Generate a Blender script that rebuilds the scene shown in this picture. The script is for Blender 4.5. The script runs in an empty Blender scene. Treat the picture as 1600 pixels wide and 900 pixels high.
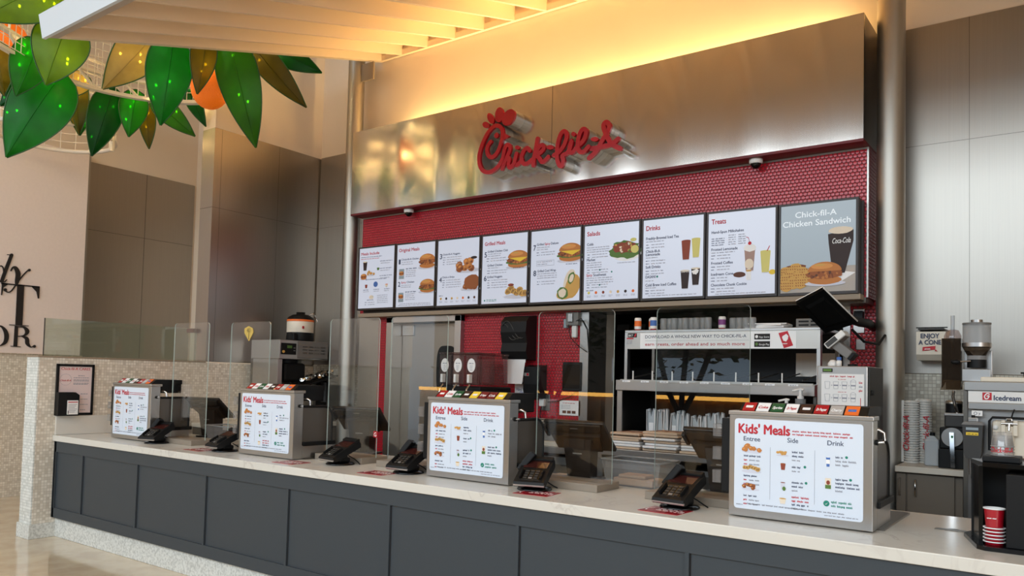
import bpy, bmesh, math, random
from mathutils import Vector, Matrix, Euler
PI = math.pi
SC = bpy.context.scene
COL = SC.collection
random.seed(7)

# ------------------------------------------------------------------ camera
cd = bpy.data.cameras.new('camera'); cam = bpy.data.objects.new('camera', cd); COL.objects.link(cam)
cd.sensor_width = 36.0; cd.lens = 27.776; cd.shift_y = 0.0543; cd.clip_start = 0.05
yaw, pitch, roll = -0.6309776, 0.04390259, 0.02494114
fw = Vector((math.sin(yaw)*math.cos(pitch), math.cos(yaw)*math.cos(pitch), math.sin(pitch)))
rt = Vector((math.cos(yaw), -math.sin(yaw), 0)); up = rt.cross(fw)
r2 = rt*math.cos(roll)+up*math.sin(roll); u2 = -rt*math.sin(roll)+up*math.cos(roll)
cm = Matrix((r2, u2, -fw)).transposed().to_4x4(); cm.translation = (0, 0, 1.55)
cam.matrix_world = cm
SC.camera = cam

# ------------------------------------------------------------------ light and exposure
SC.view_settings.view_transform = 'Standard'; SC.view_settings.look = 'None'
SC.view_settings.exposure = 0.10; SC.view_settings.gamma = 1.0; SC.view_settings.use_curve_mapping = False
W = bpy.data.worlds.new('sky'); SC.world = W; W.use_nodes = True
wn = W.node_tree.nodes; bg = wn['Background']; bg.inputs[0].default_value = (0.62, 0.80, 1.0, 1); bg.inputs[1].default_value = 0.9
def area(name, loc, rot, sx, sy, power, col):
    l = bpy.data.lights.new(name, 'AREA'); l.shape = 'RECTANGLE'; l.size = sx; l.size_y = sy; l.energy = power; l.color = col
    o = bpy.data.objects.new(name, l); o.location = loc; o.rotation_euler = rot; COL.objects.link(o); return o
area('daylight_front', (-3.5, -9.0, 5.2), (math.radians(93), 0, 0), 19, 3.2, 190, (0.80, 0.92, 1.0))
area('fill_overhead', (-3.5, -6.6, 6.6), (math.radians(42), 0, 0), 15, 4, 1050, (0.84, 0.94, 1.0))  # added overhead fill, placed to keep its glare off the steel wall
area('fill_right', (4.2, -1.6, 2.4), (math.radians(90), 0, math.radians(90)), 5, 3.4, 130, (0.92, 0.96, 1.0))  # added fill from the right, no window behind it
area('daylight_left', (-16.5, 0.5, 3.2), (math.radians(90), 0, math.radians(-90)), 8, 5, 200, (0.80, 0.92, 1.0))
area('ceiling_lamps', (-3.0, -0.5, 6.3), (0, 0, 0), 10, 4, 150, (1.0, 0.88, 0.74))
area('cove_light', (-3.85, 6.335, 4.185), (PI, 0, 0), 4.7, 0.05, 76, (1.0, 0.68, 0.27))
area('kitchen_lamp', (-3.4, 8.0, 2.9), (0, 0, 0), 1.6, 0.6, 5, (0.9, 0.95, 1.0))

# ------------------------------------------------------------------ materials
def lin(c):
    return tuple((x/12.92 if x <= 0.04045 else ((x+0.055)/1.055)**2.4) for x in [v/255.0 for v in c[:3]]) + (1.0,)
MATS = {}
def newmat(name):
    m = bpy.data.materials.new(name); m.use_nodes = True; MATS[name] = m
    nt = m.node_tree; return m, nt, nt.nodes, nt.links, nt.nodes['Principled BSDF']
def mat(name, c, rough=0.5, metal=0.0, var=0.0, scale=20.0, bump=0.0, spec=0.5, coat=0.0, stretch=None):
    m, nt, N, L, P = newmat(name)
    P.inputs['Base Color'].default_value = lin(c); P.inputs['Roughness'].default_value = rough; P.inputs['Metallic'].default_value = metal
    P.inputs['Specular IOR Level'].default_value = spec; P.inputs['Coat Weight'].default_value = coat
    if var or bump:
        g = N.new('ShaderNodeNewGeometry'); mp = N.new('ShaderNodeMapping'); L.new(g.outputs['Position'], mp.inputs[0])
        if stretch: mp.inputs['Scale'].default_value = stretch
        t = N.new('ShaderNodeTexNoise'); t.inputs['Scale'].default_value = scale; t.inputs['Detail'].default_value = 4; L.new(mp.outputs[0], t.inputs['Vector'])
        if var:
            h = N.new('ShaderNodeHueSaturation'); h.inputs['Color'].default_value = lin(c)
            r = N.new('ShaderNodeMapRange'); r.inputs[1].default_value = 0.25; r.inputs[2].default_value = 0.75; r.inputs[3].default_value = 1-var; r.inputs[4].default_value = 1+var
            L.new(t.outputs[0], r.inputs[0]); L.new(r.outputs[0], h.inputs['Value']); L.new(h.outputs[0], P.inputs['Base Color'])
        if bump:
            b = N.new('ShaderNodeBump'); b.inputs['Strength'].default_value = bump; b.inputs['Distance'].default_value = 0.02
            L.new(t.outputs[0], b.inputs['Height']); L.new(b.outputs[0], P.inputs['Normal'])
    return m
def emis(name, c, s, base=1.0):
    m, nt, N, L, P = newmat(name)
    P.inputs['Base Color'].default_value = tuple(q*base for q in lin(c)[:3])+(1,); P.inputs['Emission Color'].default_value = lin(c); P.inputs['Emission Strength'].default_value = s; P.inputs['Roughness'].default_value = .25
    return m
def math_node(N, L, op, a, b=None):
    n = N.new('ShaderNodeMath'); n.operation = op
    for i, v in enumerate((a, b)):
        if v is None: continue
        if isinstance(v, (int, float)): n.inputs[i].default_value = v
        else: L.new(v, n.inputs[i])
    return n.outputs[0]
def plane_uv(N, L, axis):
    g = N.new('ShaderNodeNewGeometry'); s = N.new('ShaderNodeSeparateXYZ'); L.new(g.outputs['Position'], s.inputs[0])
    a, b = {'x': (1, 2), 'y': (0, 2), 'z': (0, 1)}[axis]
    return s.outputs[a], s.outputs[b]
def tile_mat(name, axis, size, c1, c2, grout, rough=0.25):
    m, nt, N, L, P = newmat(name)
    u, v = plane_uv(N, L, axis); cb = N.new('ShaderNodeCombineXYZ'); L.new(u, cb.inputs[0]); L.new(v, cb.inputs[1])
    t = N.new('ShaderNodeTexBrick'); t.offset = 0; t.squash = 1
    t.inputs['Color1'].default_value = lin(c1); t.inputs['Color2'].default_value = lin(c2); t.inputs['Mortar'].default_value = lin(grout)
    t.inputs['Scale'].default_value = 1.0; t.inputs['Brick Width'].default_value = size; t.inputs['Row Height'].default_value = size; t.inputs['Mortar Size'].default_value = size*0.07; t.inputs['Bias'].default_value = 0.0
    L.new(cb.outputs[0], t.inputs['Vector']); L.new(t.outputs['Color'], P.inputs['Base Color']); P.inputs['Roughness'].default_value = rough
    b = N.new('ShaderNodeBump'); b.inputs['Strength'].default_value = 0.3; b.inputs['Distance'].default_value = -0.003; L.new(t.outputs['Fac'], b.inputs['Height']); L.new(b.outputs[0], P.inputs['Normal'])
    return m
def penny_mat(name, axis, pitch_, c, cg):
    m, nt, N, L, P = newmat(name)
    u, v = plane_uv(N, L, axis); M = lambda op, a, b=None: math_node(N, L, op, a, b)
    ds = []
    for off in (0.0, 0.5):
        x = M('SUBTRACT', M('FLOORED_MODULO', M('ADD', M('DIVIDE', u, pitch_), off+100), 1.0), 0.5)
        y = M('MULTIPLY', M('SUBTRACT', M('FLOORED_MODULO', M('ADD', M('DIVIDE', v, pitch_*1.732), off+100), 1.0), 0.5), 1.732)
        ds.append(M('SQRT', M('ADD', M('MULTIPLY', x, x), M('MULTIPLY', y, y))))
    d = M('MINIMUM', ds[0], ds[1])
    r = N.new('ShaderNodeMapRange'); r.inputs[1].default_value = 0.38; r.inputs[2].default_value = 0.46; L.new(d, r.inputs[0])
    mx = N.new('ShaderNodeMix'); mx.data_type = 'RGBA'; mx.inputs[6].default_value = lin(c); mx.inputs[7].default_value = lin(cg); L.new(r.outputs[0], mx.inputs[0]); L.new(mx.outputs[2], P.inputs['Base Color'])
    rr = N.new('ShaderNodeMapRange'); rr.inputs[3].default_value = 0.22; rr.inputs[4].default_value = 0.7; L.new(r.outputs[0], rr.inputs[0]); L.new(rr.outputs[0], P.inputs['Roughness'])
    h = M('MULTIPLY', M('MULTIPLY', d, d), -1.0)
    b = N.new('ShaderNodeBump'); b.inputs['Strength'].default_value = 0.55; b.inputs['Distance'].default_value = 0.008; L.new(h, b.inputs['Height']); L.new(b.outputs[0], P.inputs['Normal'])
    return m
def steel_mat(name, c, rough, stretch, wob=0.0, wobs=(1, 1, 1), var=0.08):
    m, nt, N, L, P = newmat(name)
    P.inputs['Metallic'].default_value = 1.0
    g = N.new('ShaderNodeNewGeometry'); mp = N.new('ShaderNodeMapping'); mp.inputs['Scale'].default_value = stretch; L.new(g.outputs['Position'], mp.inputs[0])
    t = N.new('ShaderNodeTexNoise'); t.inputs['Scale'].default_value = 1.0; t.inputs['Detail'].default_value = 5; L.new(mp.outputs[0], t.inputs['Vector'])
    h = N.new('ShaderNodeHueSaturation'); h.inputs['Color'].default_value = lin(c)
    r = N.new('ShaderNodeMapRange'); r.inputs[1].default_value = .3; r.inputs[2].default_value = .7; r.inputs[3].default_value = 1-var; r.inputs[4].default_value = 1+var
    L.new(t.outputs[0], r.inputs[0]); L.new(r.outputs[0], h.inputs['Value']); L.new(h.outputs[0], P.inputs['Base Color'])
    r3 = N.new('ShaderNodeMapRange'); r3.inputs[3].default_value = rough*0.95; r3.inputs[4].default_value = rough*1.05; L.new(t.outputs[0], r3.inputs[0]); L.new(r3.outputs[0], P.inputs['Roughness'])
    if wob:
        mp2 = N.new('ShaderNodeMapping'); mp2.inputs['Scale'].default_value = wobs; L.new(g.outputs['Position'], mp2.inputs[0])
        t2 = N.new('ShaderNodeTexNoise'); t2.inputs['Scale'].default_value = 1.0; t2.inputs['Detail'].default_value = 0.4; L.new(mp2.outputs[0], t2.inputs['Vector'])
        b = N.new('ShaderNodeBump'); b.inputs['Strength'].default_value = 1.0; b.inputs['Distance'].default_value = wob; L.new(t2.outputs[0], b.inputs['Height']); L.new(b.outputs[0], P.inputs['Normal'])
    return m
def glass_mat(name, tint, refl=1.0, alpha=0.04, rough=0.0, dif=None):
    m, nt, N, L, P = newmat(name); N.remove(P); out = N['Material Output']
    tr = N.new('ShaderNodeBsdfTransparent'); tr.inputs[0].default_value = tint + (1,)
    gl = N.new('ShaderNodeBsdfGlossy'); gl.inputs['Roughness'].default_value = rough
    g = N.new('ShaderNodeNewGeometry'); dt = N.new('ShaderNodeVectorMath'); dt.operation = 'DOT_PRODUCT'; L.new(g.outputs['Normal'], dt.inputs[0]); L.new(g.outputs['Incoming'], dt.inputs[1])
    k = math_node(N, L, 'POWER', math_node(N, L, 'SUBTRACT', 1.0, math_node(N, L, 'ABSOLUTE', dt.outputs['Value'])), 5.0)
    f = math_node(N, L, 'MULTIPLY', math_node(N, L, 'ADD', math_node(N, L, 'MULTIPLY', k, .95), .045), refl); mx = N.new('ShaderNodeMixShader')
    L.new(f, mx.inputs[0]); L.new(tr.outputs[0], mx.inputs[1]); L.new(gl.outputs[0], mx.inputs[2])
    last = mx
    if dif:
        d = N.new('ShaderNodeBsdfDiffuse'); d.inputs[0].default_value = lin(dif); m2 = N.new('ShaderNodeMixShader'); m2.inputs[0].default_value = alpha
        L.new(mx.outputs[0], m2.inputs[1]); L.new(d.outputs[0], m2.inputs[2]); last = m2
    L.new(last.outputs[0], out.inputs[0]); return m
def leaf_mat(name, c, ct):
    m, nt, N, L, P = newmat(name); out = N['Material Output']
    P.inputs['Base Color'].default_value = lin(c); P.inputs['Roughness'].default_value = 0.35
    g = N.new('ShaderNodeNewGeometry'); t = N.new('ShaderNodeTexNoise'); t.inputs['Scale'].default_value = 9; t.inputs['Detail'].default_value = 6; L.new(g.outputs['Position'], t.inputs['Vector'])
    h = N.new('ShaderNodeHueSaturation'); h.inputs['Color'].default_value = lin(c); r = N.new('ShaderNodeMapRange'); r.inputs[1].default_value = .3; r.inputs[2].default_value = .7; r.inputs[3].default_value = .7; r.inputs[4].default_value = 1.3
    L.new(t.outputs[0], r.inputs[0]); L.new(r.outputs[0], h.inputs['Value']); L.new(h.outputs[0], P.inputs['Base Color'])
    tl = N.new('ShaderNodeBsdfTranslucent'); tl.inputs[0].default_value = lin(ct)
    tp = N.new('ShaderNodeBsdfTransparent'); tp.inputs[0].default_value = lin(ct)
    m1 = N.new('ShaderNodeMixShader'); m1.inputs[0].default_value = 0.55; L.new(P.outputs[0], m1.inputs[1]); L.new(tl.outputs[0], m1.inputs[2])
    m2 = N.new('ShaderNodeMixShader'); m2.inputs[0].default_value = 0.26; L.new(m1.outputs[0], m2.inputs[1]); L.new(tp.outputs[0], m2.inputs[2])
    L.new(m2.outputs[0], out.inputs[0]); return m
def quartz_mat(name):
    m, nt, N, L, P = newmat(name); P.inputs['Roughness'].default_value = 0.22
    g = N.new('ShaderNodeNewGeometry'); t = N.new('ShaderNodeTexNoise'); t.inputs['Scale'].default_value = 3.2; t.inputs['Detail'].default_value = 8; t.inputs['Distortion'].default_value = 1.6; L.new(g.outputs['Position'], t.inputs['Vector'])
    cr = N.new('ShaderNodeValToRGB'); e = cr.color_ramp.elements; e[0].position = .475; e[0].color = lin((212, 208, 199)); e[1].position = .53; e[1].color = lin((212, 208, 199))
    k = cr.color_ramp.elements.new(.50); k.color = lin((196, 190, 182)); L.new(t.outputs[0], cr.inputs[0])
    t2 = N.new('ShaderNodeTexNoise'); t2.inputs['Scale'].default_value = 1.3; L.new(g.outputs['Position'], t2.inputs['Vector'])
    r = N.new('ShaderNodeMapRange'); r.inputs[1].default_value = .45; r.inputs[2].default_value = .62; L.new(t2.outputs[0], r.inputs[0])
    mx = N.new('ShaderNodeMix'); mx.data_type = 'RGBA'; mx.inputs[6].default_value = lin((214, 210, 201)); L.new(r.outputs[0], mx.inputs[0]); L.new(cr.outputs[0], mx.inputs[7]); L.new(mx.outputs[2], P.inputs['Base Color'])
    return m
def speckle_mat(name, c, c2, scale, rough, coat=0.0):
    m, nt, N, L, P = newmat(name); P.inputs['Roughness'].default_value = rough; P.inputs['Coat Weight'].default_value = coat; P.inputs['Coat Roughness'].default_value = .05
    g = N.new('ShaderNodeNewGeometry'); t = N.new('ShaderNodeTexNoise'); t.inputs['Scale'].default_value = scale; t.inputs['Detail'].default_value = 6; L.new(g.outputs['Position'], t.inputs['Vector'])
    cr = N.new('ShaderNodeValToRGB'); e = cr.color_ramp.elements; e[0].position = .35; e[0].color = lin(c2); e[1].position = .6; e[1].color = lin(c); L.new(t.outputs[0], cr.inputs[0]); L.new(cr.outputs[0], P.inputs['Base Color'])
    return m

WHITEWALL = mat('painted_plaster', (226, 208, 188), .75, var=.02, scale=3)
PINKWALL = mat('pink_wall_board', (236, 220, 212), .6, var=.02, scale=30)
FLOOR = speckle_mat('polished_terrazzo', (214, 196, 166), (198, 176, 146), 5, .12, .4)
CONC = speckle_mat('pale_concrete', (218, 218, 212), (184, 184, 178), 55, .8)
TILEX = tile_mat('mosaic_side', 'x', .026, (240, 232, 218), (206, 194, 176), (200, 190, 174))
TILEY = tile_mat('mosaic_back', 'y', .026, (224, 222, 210), (182, 176, 162), (168, 164, 152))
PENNYY = penny_mat('red_penny_back', 'y', .0310, (186, 30, 46), (92, 8, 18))
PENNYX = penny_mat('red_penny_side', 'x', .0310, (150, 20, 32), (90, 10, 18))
STEELW = steel_mat('steel_panel', (166, 160, 152), .36, (160, 160, 1.5), .006, (.9, .9, .35), .03)
STEELF = steel_mat('steel_fascia', (206, 200, 194), .17, (200, 200, 1.0), .055, (2.4, 2.4, .30), .02)
STEEL = steel_mat('brushed_steel', (182, 180, 178), .30, (700, 700, 40), var=.012)
STEELD = steel_mat('steel_dark', (120, 116, 110), .33, (400, 400, 10), var=.03)
CHROME = mat('chrome', (220, 220, 220), .08, 1.0)
COLSTEEL = steel_mat('column_steel', (178, 173, 164), .44, (200, 200, 2), var=.03)
TRIM = mat('aluminium_trim', (180, 176, 170), .35, .9)
REDPAINT = mat('red_paint', (100, 12, 22), .5)
REDLET = mat('red_acrylic', (168, 16, 34), .25, coat=.4)
QUARTZ = quartz_mat('white_quartz')
CLAD = mat('charcoal_laminate', (54, 61, 67), .5, var=.03, scale=40, stretch=(1, 1, 6))
BLACK = mat('black_plastic', (18, 18, 19), .5, spec=.25)
BLACKG = mat('black_gloss', (10, 10, 11), .16, spec=.35)
DARKG = mat('dark_grey_plastic', (52, 50, 48), .5)
GREYP = mat('grey_plastic', (120, 116, 112), .5)
BRONZE = mat('dark_bronze_frame', (44, 34, 30), .45)
TAN = mat('tan_panel', (150, 132, 112), .6)
BASEG = mat('taupe_base', (142, 130, 116), .55)
PAPER = mat('white_paper', (238, 236, 234), .7)
CREAM = mat('cream_plastic', (226, 216, 198), .4)
SLAT = mat('cream_slat', (236, 216, 190), .65)
SLATF = mat('white_edge_board', (208, 216, 224), .6)
WHITEP = mat('white_plastic', (232, 230, 226), .4)
WHITEM = mat('white_metal', (226, 216, 204), .5)
KRAFT = mat('kraft_paper', (196, 170, 146), .8, var=.06, scale=14)
BAGW = mat('white_bag', (226, 224, 224), .6, var=.05, scale=20)
CABG = mat('taupe_cabinet', (104, 94, 82), .5)
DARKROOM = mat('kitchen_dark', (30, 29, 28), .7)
KITCH = mat('kitchen_metal', (66, 66, 66), .35, .8)
T_RED = mat('print_red', (190, 30, 46), .6); T_NAVY = mat('print_navy', (60, 70, 98), .6); T_GREY = mat('print_grey', (140, 142, 154), .6)
T_GREEN = mat('print_green', (20, 130, 110), .6); T_WHITE = mat('print_white', (240, 240, 240), .6); T_BLACK = mat('print_black', (24, 18, 18), .7)
F_BUN = mat('print_bun', (190, 120, 58), .6); F_CRUST = mat('print_crust', (150, 84, 40), .6); F_DARK = mat('print_brown', (92, 52, 34), .6); F_GOLD = mat('print_gold', (206, 160, 84), .6)
F_GRN = mat('print_leaf', (84, 120, 52), .6); F_TEA = mat('print_tea', (140, 62, 40), .6); F_LEM = mat('print_lemon', (214, 206, 122), .6); F_COLA = mat('print_cola', (44, 26, 24), .6)
F_CREAM = mat('print_cream', (230, 216, 196), .6); F_BLUE = mat('print_blue', (70, 110, 180), .6); F_SHADE = mat('print_shadow', (206, 208, 222), .6); F_ORANGE = mat('print_orange', (232, 110, 40), .6); F_YEL = mat('print_yellow', (236, 200, 60), .6); F_PINK = mat('print_mauve', (170, 140, 130), .6); F_TOAST = mat('print_toast', (216, 148, 78), .6); F_RUST = mat('print_rust', (120, 62, 30), .6); F_SKY = mat('print_slate', (150, 164, 172), .6); F_TABLE = mat('print_table', (178, 170, 162), .6)
SCREEN = emis('screen_white', (216, 221, 236), .66, .12)
SCREENS = emis('screen_slate', (160, 172, 180), .62, .12)
T_LIT = emis('screen_lettering', (226, 232, 236), .6, .3)
BOARD = mat('white_sign_board', (216, 225, 238), .3)
GLASS = glass_mat('sneeze_glass', (.965, .975, .97), 1.35)
GLASSE = mat('glass_edge', (190, 210, 206), .15, spec=.8)
GLASSG = glass_mat('greenish_glass', (.86, .91, .87), 1.2, .10, dif=(170, 180, 160))
CLEARP = glass_mat('clear_plastic', (.88, .88, .88), 1.2, .16, .05, (200, 196, 194))
SMOKE = glass_mat('smoky_plastic', (.84, .77, .76), 1.2, .10, .05, (150, 128, 128))
BROWNP = glass_mat('brown_acrylic', (.40, .34, .28), 1.5, .25, .05, (70, 58, 48))
FROST = glass_mat('frosted_plastic', (.75, .75, .75), 1.0, .40, .2, (190, 190, 190))
MILKY = glass_mat('milky_plastic', (.7, .72, .74), 1.0, .72, .3, (204, 209, 212))
LM = {'g1': leaf_mat('leaf_green', (52, 132, 40), (60, 190, 40)), 'g2': leaf_mat('leaf_emerald', (34, 128, 44), (50, 190, 50)), 'g3': leaf_mat('leaf_deep', (14, 96, 34), (20, 140, 36)), 'g4': leaf_mat('leaf_moss', (70, 122, 28), (100, 180, 30)),
      'y1': leaf_mat('leaf_lime', (112, 150, 40), (170, 200, 50)), 'o1': leaf_mat('leaf_tan', (188, 172, 116), (216, 200, 130)), 'o2': leaf_mat('leaf_gold', (124, 116, 32), (160, 150, 40)), 'o3': leaf_mat('leaf_olive', (104, 100, 34), (150, 140, 40))}
LEAFRIM = mat('leaf_rim', (36, 84, 34), .4)
PLASTER = mat('ceiling_plaster', (240, 236, 230), .8)
MATTB = mat('matt_black', (12, 12, 12), .7, spec=.05)
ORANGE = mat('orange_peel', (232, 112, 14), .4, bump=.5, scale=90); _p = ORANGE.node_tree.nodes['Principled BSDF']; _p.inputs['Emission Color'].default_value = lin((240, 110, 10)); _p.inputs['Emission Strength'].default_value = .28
BULB = emis('warm_bulb', (255, 214, 140), 85.0)
BAGC = glass_mat('bag_film', (.9, .92, .93), 1.2, .58, .1, (214, 220, 224))
STRIPL = emis('warm_strip', (255, 190, 90), 6.0)

# ------------------------------------------------------------------ mesh builder
_tc = {}
def glyphs(s, bold=0.0, shear=0.0):
    k = (s, bold, shear)
    if k not in _tc:
        c = bpy.data.curves.new('t', 'FONT'); c.body = s; c.size = 1.0; c.offset = bold; c.shear = shear; c.resolution_u = 3
        o = bpy.data.objects.new('t', c); COL.objects.link(o)
        dg = bpy.context.evaluated_depsgraph_get(); me = bpy.data.meshes.new_from_object(o.evaluated_get(dg))
        V = [(v.co.x, v.co.y) for v in me.vertices]; F = [tuple(p.vertices) for p in me.polygons]
        bpy.data.objects.remove(o); bpy.data.curves.remove(c); bpy.data.meshes.remove(me)
        xs = [v[0] for v in V] or [0]
        _tc[k] = (V, F, min(xs), max(xs))
    return _tc[k]
class MB:
    def __init__(s): s.v = []; s.f = []; s.m = []; s.sm = []; s.mats = []; s.M = None
    def add(s, verts, faces, mt, smooth=False):
        if mt not in s.mats: s.mats.append(mt)
        i = s.mats.index(mt); o = len(s.v)
        if s.M is not None: verts = [s.M @ Vector(v) for v in verts]
        s.v += [tuple(v) for v in verts]
        for f in faces: s.f.append(tuple(o+k for k in f)); s.m.append(i); s.sm.append(smooth)
        return s
    def box(s, x0, y0, z0, x1, y1, z1, mt, b=0.0):
        if x0 > x1: x0, x1 = x1, x0
        if y0 > y1: y0, y1 = y1, y0
        if z0 > z1: z0, z1 = z1, z0
        if b <= 0:
            V = [(x, y, z) for z in (z0, z1) for y in (y0, y1) for x in (x0, x1)]
            F = [(0, 2, 3, 1), (4, 5, 7, 6), (0, 1, 5, 4), (2, 6, 7, 3), (0, 4, 6, 2), (1, 3, 7, 5)]
            return s.add(V, F, mt)
        bm = bmesh.new(); bmesh.ops.create_cube(bm, size=1.0)
        for v in bm.verts: v.co = Vector(((x0+x1)/2+v.co.x*(x1-x0), (y0+y1)/2+v.co.y*(y1-y0), (z0+z1)/2+v.co.z*(z1-z0)))
        bmesh.ops.bevel(bm, geom=list(bm.edges), offset=b, segments=2, affect='EDGES', profile=0.5)
        bm.verts.index_update(); V = [v.co[:] for v in bm.verts]; F = [[v.index for v in f.verts] for f in bm.faces]; bm.free()
        return s.add(V, F, mt)
    def prism(s, pts, ax, a, b, mt, mt2=None):
        def P(p, d): return {'y': (p[0], d, p[1]), 'x': (d, p[0], p[1]), 'z': (p[0], p[1], d)}[ax]
        n = len(pts); V = [P(p, a) for p in pts]+[P(p, b) for p in pts]
        s.add(V, [tuple(range(n)), tuple(range(2*n-1, n-1, -1))], mt)
        s.add(V, [(i, i+n, (i+1) % n+n, (i+1) % n) for i in range(n)], mt2 or mt)
        return s
    def flat(s, pts, y, mt): return s.add([(p[0], y, p[1]) for p in pts], [tuple(range(len(pts)))], mt)
    def specks(s, x, z, rx, rz, y, mats, n, r, seed=0):
        R = random.Random(seed*53+11)
        for i in range(n):
            a, q = R.uniform(0, 6.283), math.sqrt(R.random()); s.ellf(x+rx*q*math.cos(a), z+rz*q*math.sin(a), r*R.uniform(.6, 1.5), r*R.uniform(.4, 1.0), y-1e-5*(i+1), mats[i % len(mats)], 7, .3, R.uniform(0, 3), i)
        return s
    def rect(s, x0, z0, x1, z1, y, mt): return s.flat([(x0, z0), (x1, z0), (x1, z1), (x0, z1)], y, mt)
    def ellf(s, x, z, rx, rz, y, mt, n=16, jit=0.0, rot=0.0, seed=0):
        R = random.Random(seed*977+n); c, d = math.cos(rot), math.sin(rot); P = []
        for i in range(n):
            k = 1+R.uniform(-jit, jit); a = i*2*PI/n; ex, ez = rx*k*math.cos(a), rz*k*math.sin(a); P.append((x+ex*c-ez*d, z+ex*d+ez*c))
        return s.flat(P, y, mt)
    def cyl(s, p, q, r, mt, r2=None, n=16, caps=True):
        p, q = Vector(p), Vector(q); r2 = r if r2 is None else r2; d = (q-p).normalized()
        a = d.orthogonal().normalized(); b = d.cross(a); V = []
        for c, rr in ((p, r), (q, r2)):
            V += [c+a*rr*math.cos(t*2*PI/n)+b*rr*math.sin(t*2*PI/n) for t in range(n)]
        s.add(V, [(i, (i+1) % n, (i+1) % n+n, i+n) for i in range(n)], mt, True)
        if caps: s.add(V, [tuple(range(n-1, -1, -1)), tuple(range(n, 2*n))], mt)
        return s
    def lathe(s, c, prof, mt, n=24, ax='z', smooth=True):
        V = []
        for r, h in prof:
            for i in range(n):
                a = i*2*PI/n; x, y = r*math.cos(a), r*math.sin(a)
                V.append({'z': (c[0]+x, c[1]+y, c[2]+h), 'y': (c[0]+x, c[1]+h, c[2]+y), 'x': (c[0]+h, c[1]+x, c[2]+y)}[ax])
        m = len(prof)
        return s.add(V, [(j*n+i, j*n+(i+1) % n, (j+1)*n+(i+1) % n, (j+1)*n+i) for j in range(m-1) for i in range(n)], mt, smooth)
    def ell(s, c, rx, ry, rz, mt, nu=20, nv=12):
        return s.lathe((0, 0, 0), [(math.sin(PI*j/nv), -math.cos(PI*j/nv)) for j in range(nv+1)], mt, nu) if False else s._ell(c, rx, ry, rz, mt, nu, nv)
    def _ell(s, c, rx, ry, rz, mt, nu, nv):
        V = []
        for j in range(nv+1):
            t = PI*j/nv
            for i in range(nu):
                a = 2*PI*i/nu; V.append((c[0]+rx*max(math.sin(t), .001)*math.cos(a), c[1]+ry*max(math.sin(t), .001)*math.sin(a), c[2]-rz*math.cos(t)))
        return s.add(V, [(j*nu+i, j*nu+(i+1) % nu, (j+1)*nu+(i+1) % nu, (j+1)*nu+i) for j in range(nv) for i in range(nu)], mt, True)
    def tube(s, pts, r, mt, n=8, closed=False):
        pts = [Vector(p) for p in pts]; V = []; m = len(pts); a = None
        for i, p in enumerate(pts):
            d = (pts[min(i+1, m-1)]-pts[max(i-1, 0)]) if not closed else (pts[(i+1) % m]-pts[i-1]); d.normalize()
            a = d.orthogonal().normalized() if a is None else (a-d*a.dot(d)).normalized(); b = d.cross(a)
            V += [p+a*r*math.cos(t*2*PI/n)+b*r*math.sin(t*2*PI/n) for t in range(n)]
        mm = m if closed else m-1
        F = [(j*n+i, j*n+(i+1) % n, ((j+1) % m)*n+(i+1) % n, ((j+1) % m)*n+i) for j in range(mm) for i in range(n)]
        s.add(V, F, mt, True)
        if not closed: s.add(V, [tuple(range(n-1, -1, -1)), tuple(range((m-1)*n, m*n))], mt)
        return s
    def stroke(s, pts, ax, a, b, mt, mt2=None, sub=4, round_=True):
        """a pen stroke (u, v, half width) swept with thickness from a to b along ax"""
        P = []; m = len(pts)
        for i in range(m-1):
            p0, p1, p2, p3 = pts[max(i-1, 0)], pts[i], pts[i+1], pts[min(i+2, m-1)]
            for k in range(sub):
                t = k/sub
                P.append(tuple(.5*((2*p1[j])+(p2[j]-p0[j])*t+(2*p0[j]-5*p1[j]+4*p2[j]-p3[j])*t*t+(3*p1[j]-p0[j]-3*p2[j]+p3[j])*t**3) for j in range(3)))
        P.append(tuple(pts[-1]))
        def Q(u, v, d): return {'y': (u, d, v), 'x': (d, u, v)}[ax]
        Lq, Rq = [], []
        for i, p in enumerate(P):
            q0, q1 = P[max(i-1, 0)], P[min(i+1, len(P)-1)]; dx, dy = q1[0]-q0[0], q1[1]-q0[1]; l = math.hypot(dx, dy) or 1; nx, ny = -dy/l*p[2], dx/l*p[2]
            Lq.append((p[0]+nx, p[1]+ny)); Rq.append((p[0]-nx, p[1]-ny))
        n = len(P); st = -1e-4 if b > a else 1e-4
        V = [Q(*x, a+st*i) for i, x in enumerate(Lq)]+[Q(*x, a+st*i) for i, x in enumerate(Rq)]+[Q(*x, b) for x in Lq]+[Q(*x, b) for x in Rq]
        s.add(V, [(i, i+1, n+i+1, n+i) for i in range(n-1)], mt)
        F = [(2*n+i, 3*n+i, 3*n+i+1, 2*n+i+1) for i in range(n-1)]+[(i, 2*n+i, 2*n+i+1, i+1) for i in range(n-1)]+[(n+i, n+i+1, 3*n+i+1, 3*n+i) for i in range(n-1)]
        s.add(V, F, mt2 or mt)
        if round_:
            for e, p in ((0, P[0]), (n-1, P[-1])):
                s.prism([(p[0]+p[2]*math.cos(t*PI/6), p[1]+p[2]*math.sin(t*PI/6)) for t in range(12)], ax, a+st*(e+.5), b, mt, mt2)
        return s
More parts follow.
